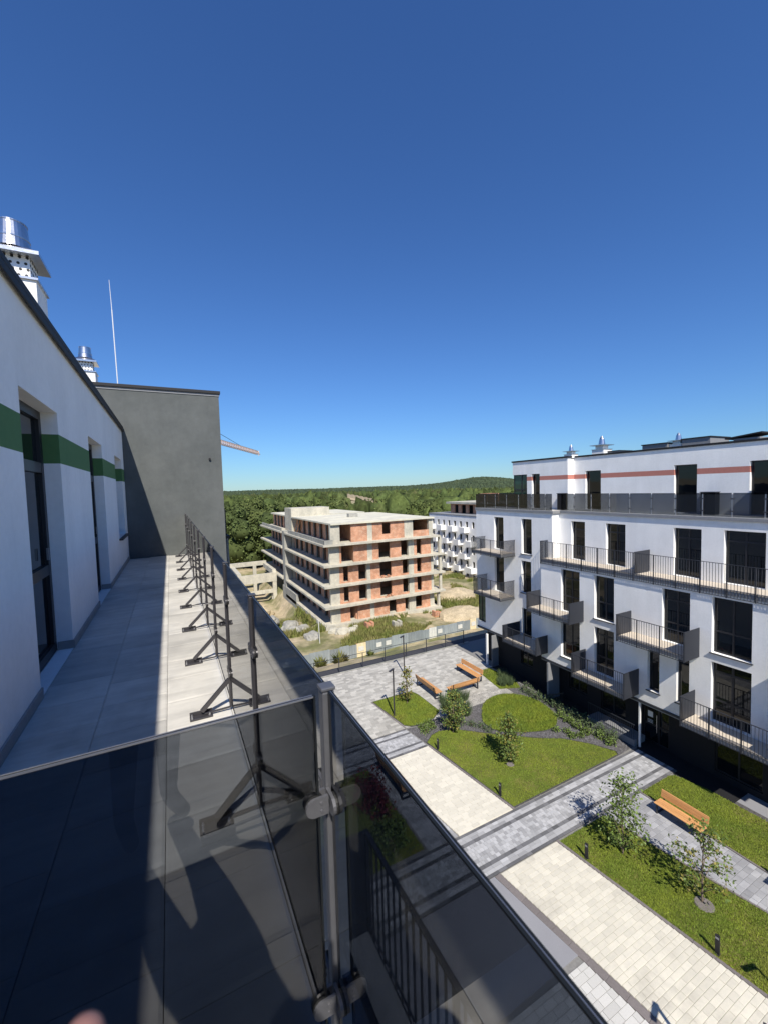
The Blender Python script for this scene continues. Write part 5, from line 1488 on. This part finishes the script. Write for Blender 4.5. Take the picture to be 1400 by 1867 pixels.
# ================================================================ BENCHES, LAMPS, BOLLARDS
def make_bench(label, L_=1.75, group='orange slatted benches in the courtyard'):
    """built at the origin, sitter faces -X, length along Y"""
    t = thing('park_bench', label, 'bench', (0,0,0), group)
    seat = MB(); seat.box(-.22,.24,-L_/2+.06,L_/2-.06,.395,.410); st = seat.build('seat', M['anthracite'], t, local=True)
    for i in range(4):
        m = MB(); x = -.245+.122*i; m.box(x,x+.112,-L_/2,L_/2,.412,.447); m.build('slat', M['wood'], st, local=True, bevel=.006)
    bk = MB(); 
    for y in (-L_/2+.12, L_/2-.12): bk.bar((.27,y,.36),(.35,y,.80),.05,.03)
    b = bk.build('backrest', M['anthracite'], t, local=True)
    for i in range(3):
        z = .50+.105*i; x = .268+.018*i; m = MB()
        m.add([(x,-L_/2,z),(x+.032,-L_/2,z),(x+.048,-L_/2,z+.094),(x+.016,-L_/2,z+.094),(x,L_/2,z),(x+.032,L_/2,z),(x+.048,L_/2,z+.094),(x+.016,L_/2,z+.094)],
              [(0,3,2,1),(4,5,6,7),(0,1,5,4),(1,2,6,5),(2,3,7,6),(3,0,4,7)][0:0] or [(0,1,2,3),(7,6,5,4),(0,4,5,1),(1,5,6,2),(2,6,7,3),(3,7,4,0)])
        m.build('slat', M['wood'], b, local=True)
    for y in (-L_/2+.09, L_/2-.09):
        m = MB(); m.box(-.21,.28,y-.035,y+.035,0,.03); m.box(-.20,-.15,y-.03,y+.03,.03,.395); m.box(.22,.28,y-.03,y+.03,.03,.395); m.box(-.20,.28,y-.03,y+.03,.36,.395)
        m.build('leg_frame', M['anthracite'], t, local=True)
    return t
b0 = make_bench('orange wooden bench on the grey strip path nearest the camera, facing the pale path')
b0.location = (17.58,9.08,G+.034)
GRP = 'orange slatted benches in the courtyard'
def put_bench(label, x, y, rz, sy=1.0): 
    return dup(b0, (x,y,G+.03), rz, label, GRP, scale=(1,sy,1))
put_bench('orange bench at the right edge of the frame, next along the grey strip path', 17.58, 5.12, 0)
put_bench('left bench of the three grouped on the plaza, turned towards the other two', 15.0, 23.45, math.pi, 1.4)
put_bench('right bench of the three grouped on the plaza, open side facing left', 18.75, 23.95, 0, 1.4)
put_bench('middle bench of the plaza group, standing crosswise with its back to the shrubs', 17.0, 22.35, -math.pi/2, 1.35)
put_bench('shaded dark looking bench seen through the near glass beside the pale path', 8.75, 16.9, math.pi, 1.5)

def make_bollard(label, group):
    t = thing('bollard_light', label, 'bollard light', (0,0,0), group)
    m = MB(); m.box(-.06,.06,-.06,.06,0,.015); m.build('base_plate', M['anthracite'], t, local=True)
    m = MB(); m.box(-.03,.03,-.055,.055,.015,.58); m.build('body', M['coping'], t, local=True, bevel=.004)
    m = MB(); m.box(-.034,-.028,-.045,.045,.47,.53); m.build('light_slot', M['slab'], t, local=True)
    return t
BG = 'black bollard lights along the lawn kerb'
bl = make_bollard('black bollard light at the far end of the pale path by the slate bed', BG); bl.location = (11.92,17.9,G+.03)
for x, y, l in ((12.45,13.8,'black bollard light on the big lawn near the cross path corner'),(13.0,9.85,'black bollard light on the near lawn just past the cross path'),(13.55,5.95,'black bollard light on the near lawn closest to the camera')):
    dup(bl, (x,y,G+.03), .1, l, BG)

def make_lamp(label, h=2.95):
    t = thing('courtyard_lamp', label, 'lamp', (0,0,0), 'slim courtyard lamp posts')
    m = MB(); m.cyl((0,0,0),(0,0,.02),.09,.09,14); m.build('base_plate', M['anthracite'], t, local=True)
    m = MB(); m.box(-.032,.032,-.032,.032,.02,h-.06); m.build('pole', M['post_paint'], t, local=True)
    m = MB(); m.box(-.42,.04,-.06,.06,h-.06,h); hd = m.build('lamp_head', M['post_paint'], t, local=True, bevel=.004)
    m = MB(); m.box(-.40,-.12,-.045,.045,h-.064,h-.060); m.build('diffuser', M['white_metal'], hd, local=True)
    return t
l0 = make_lamp('slim dark lamp post on the small corner lawn'); l0.location = (11.5,21.95,G+.03); l0.rotation_euler = (0,0,.5)
dup(l0, (14.87,26.6,G+.02), .5, 'slim dark lamp post farther off on the plaza near the wire fence')
dup(l0, (13.40,2.75,G+.03), -.3, 'slim lamp post standing just below the frame whose head shadow falls on the near lawn')
dup(l0, (10.05,3.55,G+.03), .4, 'slim lamp post just below the frame shading the pale path')
# ================================================================ THE PHOTOGRAPHER (behind the lens; one fingertip, the shadow and the reflection show)
HX, HY = math.sin(yaw), math.cos(yaw)
def PL(a, b, z): return Vector((a*HY + b*HX, -a*HX + b*HY, z))       # a = right, b = forward
person = thing('person', 'person in dark clothes behind the view, one fingertip showing at the bottom edge', 'person', tuple(PL(0,-.36,DECK)))
def skin_mesh(nodes, edges, sub=2):
    """nodes: name -> (position, radius); grown with the Skin modifier, then frozen"""
    names = list(nodes); me = bpy.data.meshes.new('skin_tmp')
    me.from_pydata([tuple(nodes[n][0]) for n in names], [(names.index(a), names.index(b)) for a, b in edges], [])
    o = bpy.data.objects.new('skin_tmp', me); COL.objects.link(o)
    o.modifiers.new('s', 'SKIN'); md = o.modifiers.new('ss', 'SUBSURF'); md.levels = sub; md.render_levels = sub
    for i, n in enumerate(names):
        r = nodes[n][1]; r = (r, r) if not isinstance(r, tuple) else r
        me.skin_vertices[0].data[i].radius = r
        me.skin_vertices[0].data[i].use_root = (i == 0)
    dg = bpy.context.evaluated_depsgraph_get(); ev = o.evaluated_get(dg)
    m2 = bpy.data.meshes.new_from_object(ev)
    V = [v.co[:] for v in m2.vertices]; F = [tuple(p.vertices) for p in m2.polygons]
    bpy.data.objects.remove(o); bpy.data.meshes.remove(m2)
    return V, F
nd = {'pelvis':(PL(0,-.37,-.68),(.15,.11)), 'waist':(PL(0,-.37,-.52),(.135,.10)), 'chest':(PL(0,-.36,-.34),(.155,.11)), 'neck0':(PL(0,-.35,-.20),.065),
      'neck':(PL(0,-.325,-.14),.055), 'jaw':(PL(0,-.295,-.075),.068), 'skull':(PL(0,-.30,.0),.088), 'crown':(PL(0,-.31,.05),.068)}
ed = [('pelvis','waist'),('waist','chest'),('chest','neck0'),('neck0','neck'),('neck','jaw'),('jaw','skull'),('skull','crown')]
for s_, k in ((-1,'l'),(1,'r')):
    wr = PL(-.066,.0,-.215) if s_ < 0 else PL(.085,-.05,-.185)
    el = PL(s_*.25,-.16,-.44) if s_ > 0 else PL(-.225,-.15,-.45)
    nd.update({k+'sh':(PL(s_*.175,-.365,-.235),.062), k+'el':(el,.042), k+'wr':(wr,.028),
               k+'hip':(PL(s_*.09,-.37,-.76),.095), k+'kn':(PL(s_*.10,-.345,-1.14),.062), k+'an':(PL(s_*.105,-.39,-1.52),.042), k+'to':(PL(s_*.125,-.24,-1.565),(.042,.032))})
    ed += [('chest',k+'sh'),(k+'sh',k+'el'),(k+'el',k+'wr'),('pelvis',k+'hip'),(k+'hip',k+'kn'),(k+'kn',k+'an'),(k+'an',k+'to')]
# palms
nd['lpalm'] = (PL(-.060,.035,-.172),(.034,.016)); ed.append(('lwr','lpalm'))
nd['rpalm'] = (PL(.062,-.028,-.125),(.034,.016)); ed.append(('rwr','rpalm'))
V, F = skin_mesh(nd, ed, 2)
hands = MB(); hands.add(V, F)
def finger(pts, r):
    n_ = {str(i): (p, r*(1-.16*i)) for i, p in enumerate(pts)}
    v, f = skin_mesh(n_, [(str(i), str(i+1)) for i in range(len(pts)-1)], 2); hands.add(v, f)
# left hand carries the phone from below, fingers pointing forward
finger([PL(-.074,.050,-.172),PL(-.075,.080,-.159),PL(-.083,.098,-.146),PL(-.082,.104,-.1358)], .0100)
finger([PL(-.052,.052,-.172),PL(-.050,.085,-.166),PL(-.048,.103,-.160)], .0100)
finger([PL(-.034,.048,-.174),PL(-.030,.078,-.170),PL(-.028,.095,-.166)], .0098)
finger([PL(-.018,.040,-.174),PL(-.012,.064,-.172),PL(-.010,.078,-.169)], .0088)
finger([PL(-.090,.022,-.165),PL(-.100,.010,-.135),PL(-.092,-.012,-.112)], .0110)
# right hand closes round the phone's edge
for i in range(4):
    z = -.092-.020*i; finger([PL(.058,-.020,z-.006),PL(.052,.004,z),PL(.034,.008,z+.002),PL(.022,.004,z+.003)], .0092-.0005*i)
finger([PL(.060,-.040,-.115),PL(.046,-.030,-.085),PL(.026,-.024,-.070)], .0105)
body = hands.build('body', [M['skin'], M['shirt'], M['trousers'], M['lamp_black']], person, smooth=True)
mi = []
wv = [woff(body)+v.co for v in body.data.vertices]
for p in body.data.polygons:
    c = Vector((0,0,0))
    for i in p.vertices: c += wv[i]
    c /= len(p.vertices); b_ = c.x*HX+c.y*HY
    mi.append(3 if c.z < -1.525 else 2 if c.z < -.64 and b_ < -.2 else 1 if (c.z < -.175 and b_ < -.045) else 0)
body.data.polygons.foreach_set('material_index', mi)
# face and hair
m = MB(); c = PL(0,-.205,-.03); m.add([tuple(PL(-.012,-.215,-.05)),tuple(PL(.012,-.215,-.05)),tuple(PL(0,-.192,-.045)),tuple(PL(0,-.222,.005))], [(0,1,2),(1,3,2),(3,0,2),(0,3,1)]); m.build('nose', M['skin'], person)
for s_ in (-1,1):
    bm = bmesh.new(); bmesh.ops.create_uvsphere(bm, u_segments=12, v_segments=8, radius=.0125)
    me = bpy.data.meshes.new('eye'); bm.to_mesh(me); bm.free(); me.materials.append(M['paper'])
    e = bpy.data.objects.new('eye', me); COL.objects.link(e); e.parent = person; e.location = PL(s_*.032,-.226,.002)-person.location
    bm = bmesh.new(); bmesh.ops.create_uvsphere(bm, u_segments=10, v_segments=8, radius=1)
    for v in bm.verts: v.co = Vector((v.co.x*.010, v.co.y*.020, v.co.z*.032))
    me = bpy.data.meshes.new('ear'); bm.to_mesh(me); bm.free(); me.materials.append(M['skin'])
    e = bpy.data.objects.new('ear', me); COL.objects.link(e); e.parent = person; e.location = PL(s_*.088,-.31,-.02)-person.location; e.rotation_euler = (0,0,-yaw)
m = MB(); m.bar(PL(-.024,-.226,-.083), PL(.024,-.226,-.083), .008, .010); m.build('mouth', mat('lips', (.35,.12,.10), .6), person)
bm = bmesh.new(); bmesh.ops.create_icosphere(bm, subdivisions=3, radius=1)
for v in list(bm.verts):
    d_ = 1+.03*mnoise.noise(v.co*6); v.co = Vector((v.co.x*.098*d_, v.co.y*.112*d_, v.co.z*.105*d_))
bmesh.ops.delete(bm, geom=[v for v in bm.verts if v.co.z < -.02 and v.co.y > -.03 or v.co.z < -.07 or (v.co.y > .06 and v.co.z < .045)], context='VERTS')
me = bpy.data.meshes.new('hair'); bm.to_mesh(me); bm.free(); me.materials.append(M['hair'])
h = bpy.data.objects.new('hair', me); COL.objects.link(h); h.parent = person; h.location = PL(0,-.315,.012)-person.location; h.rotation_euler = (0,0,-yaw)
# the phone rests in the hands: a thing of its own, lens at the camera
ph = thing('phone', 'black phone held up in both hands just behind the view', 'phone', tuple(PL(.02,-.03,-.06)))
m = MB(); m.ob((0,0),(HY,-HX),(HX,HY),-.018,.052,-.034,-.026,-.132,.016); m.build('case', M['lamp_black'], ph, bevel=.003)
m = MB(); m.ob((0,0),(HY,-HX),(HX,HY),-.016,.050,-.0352,-.0342,-.128,.012); m.build('screen', M['pane'], ph)
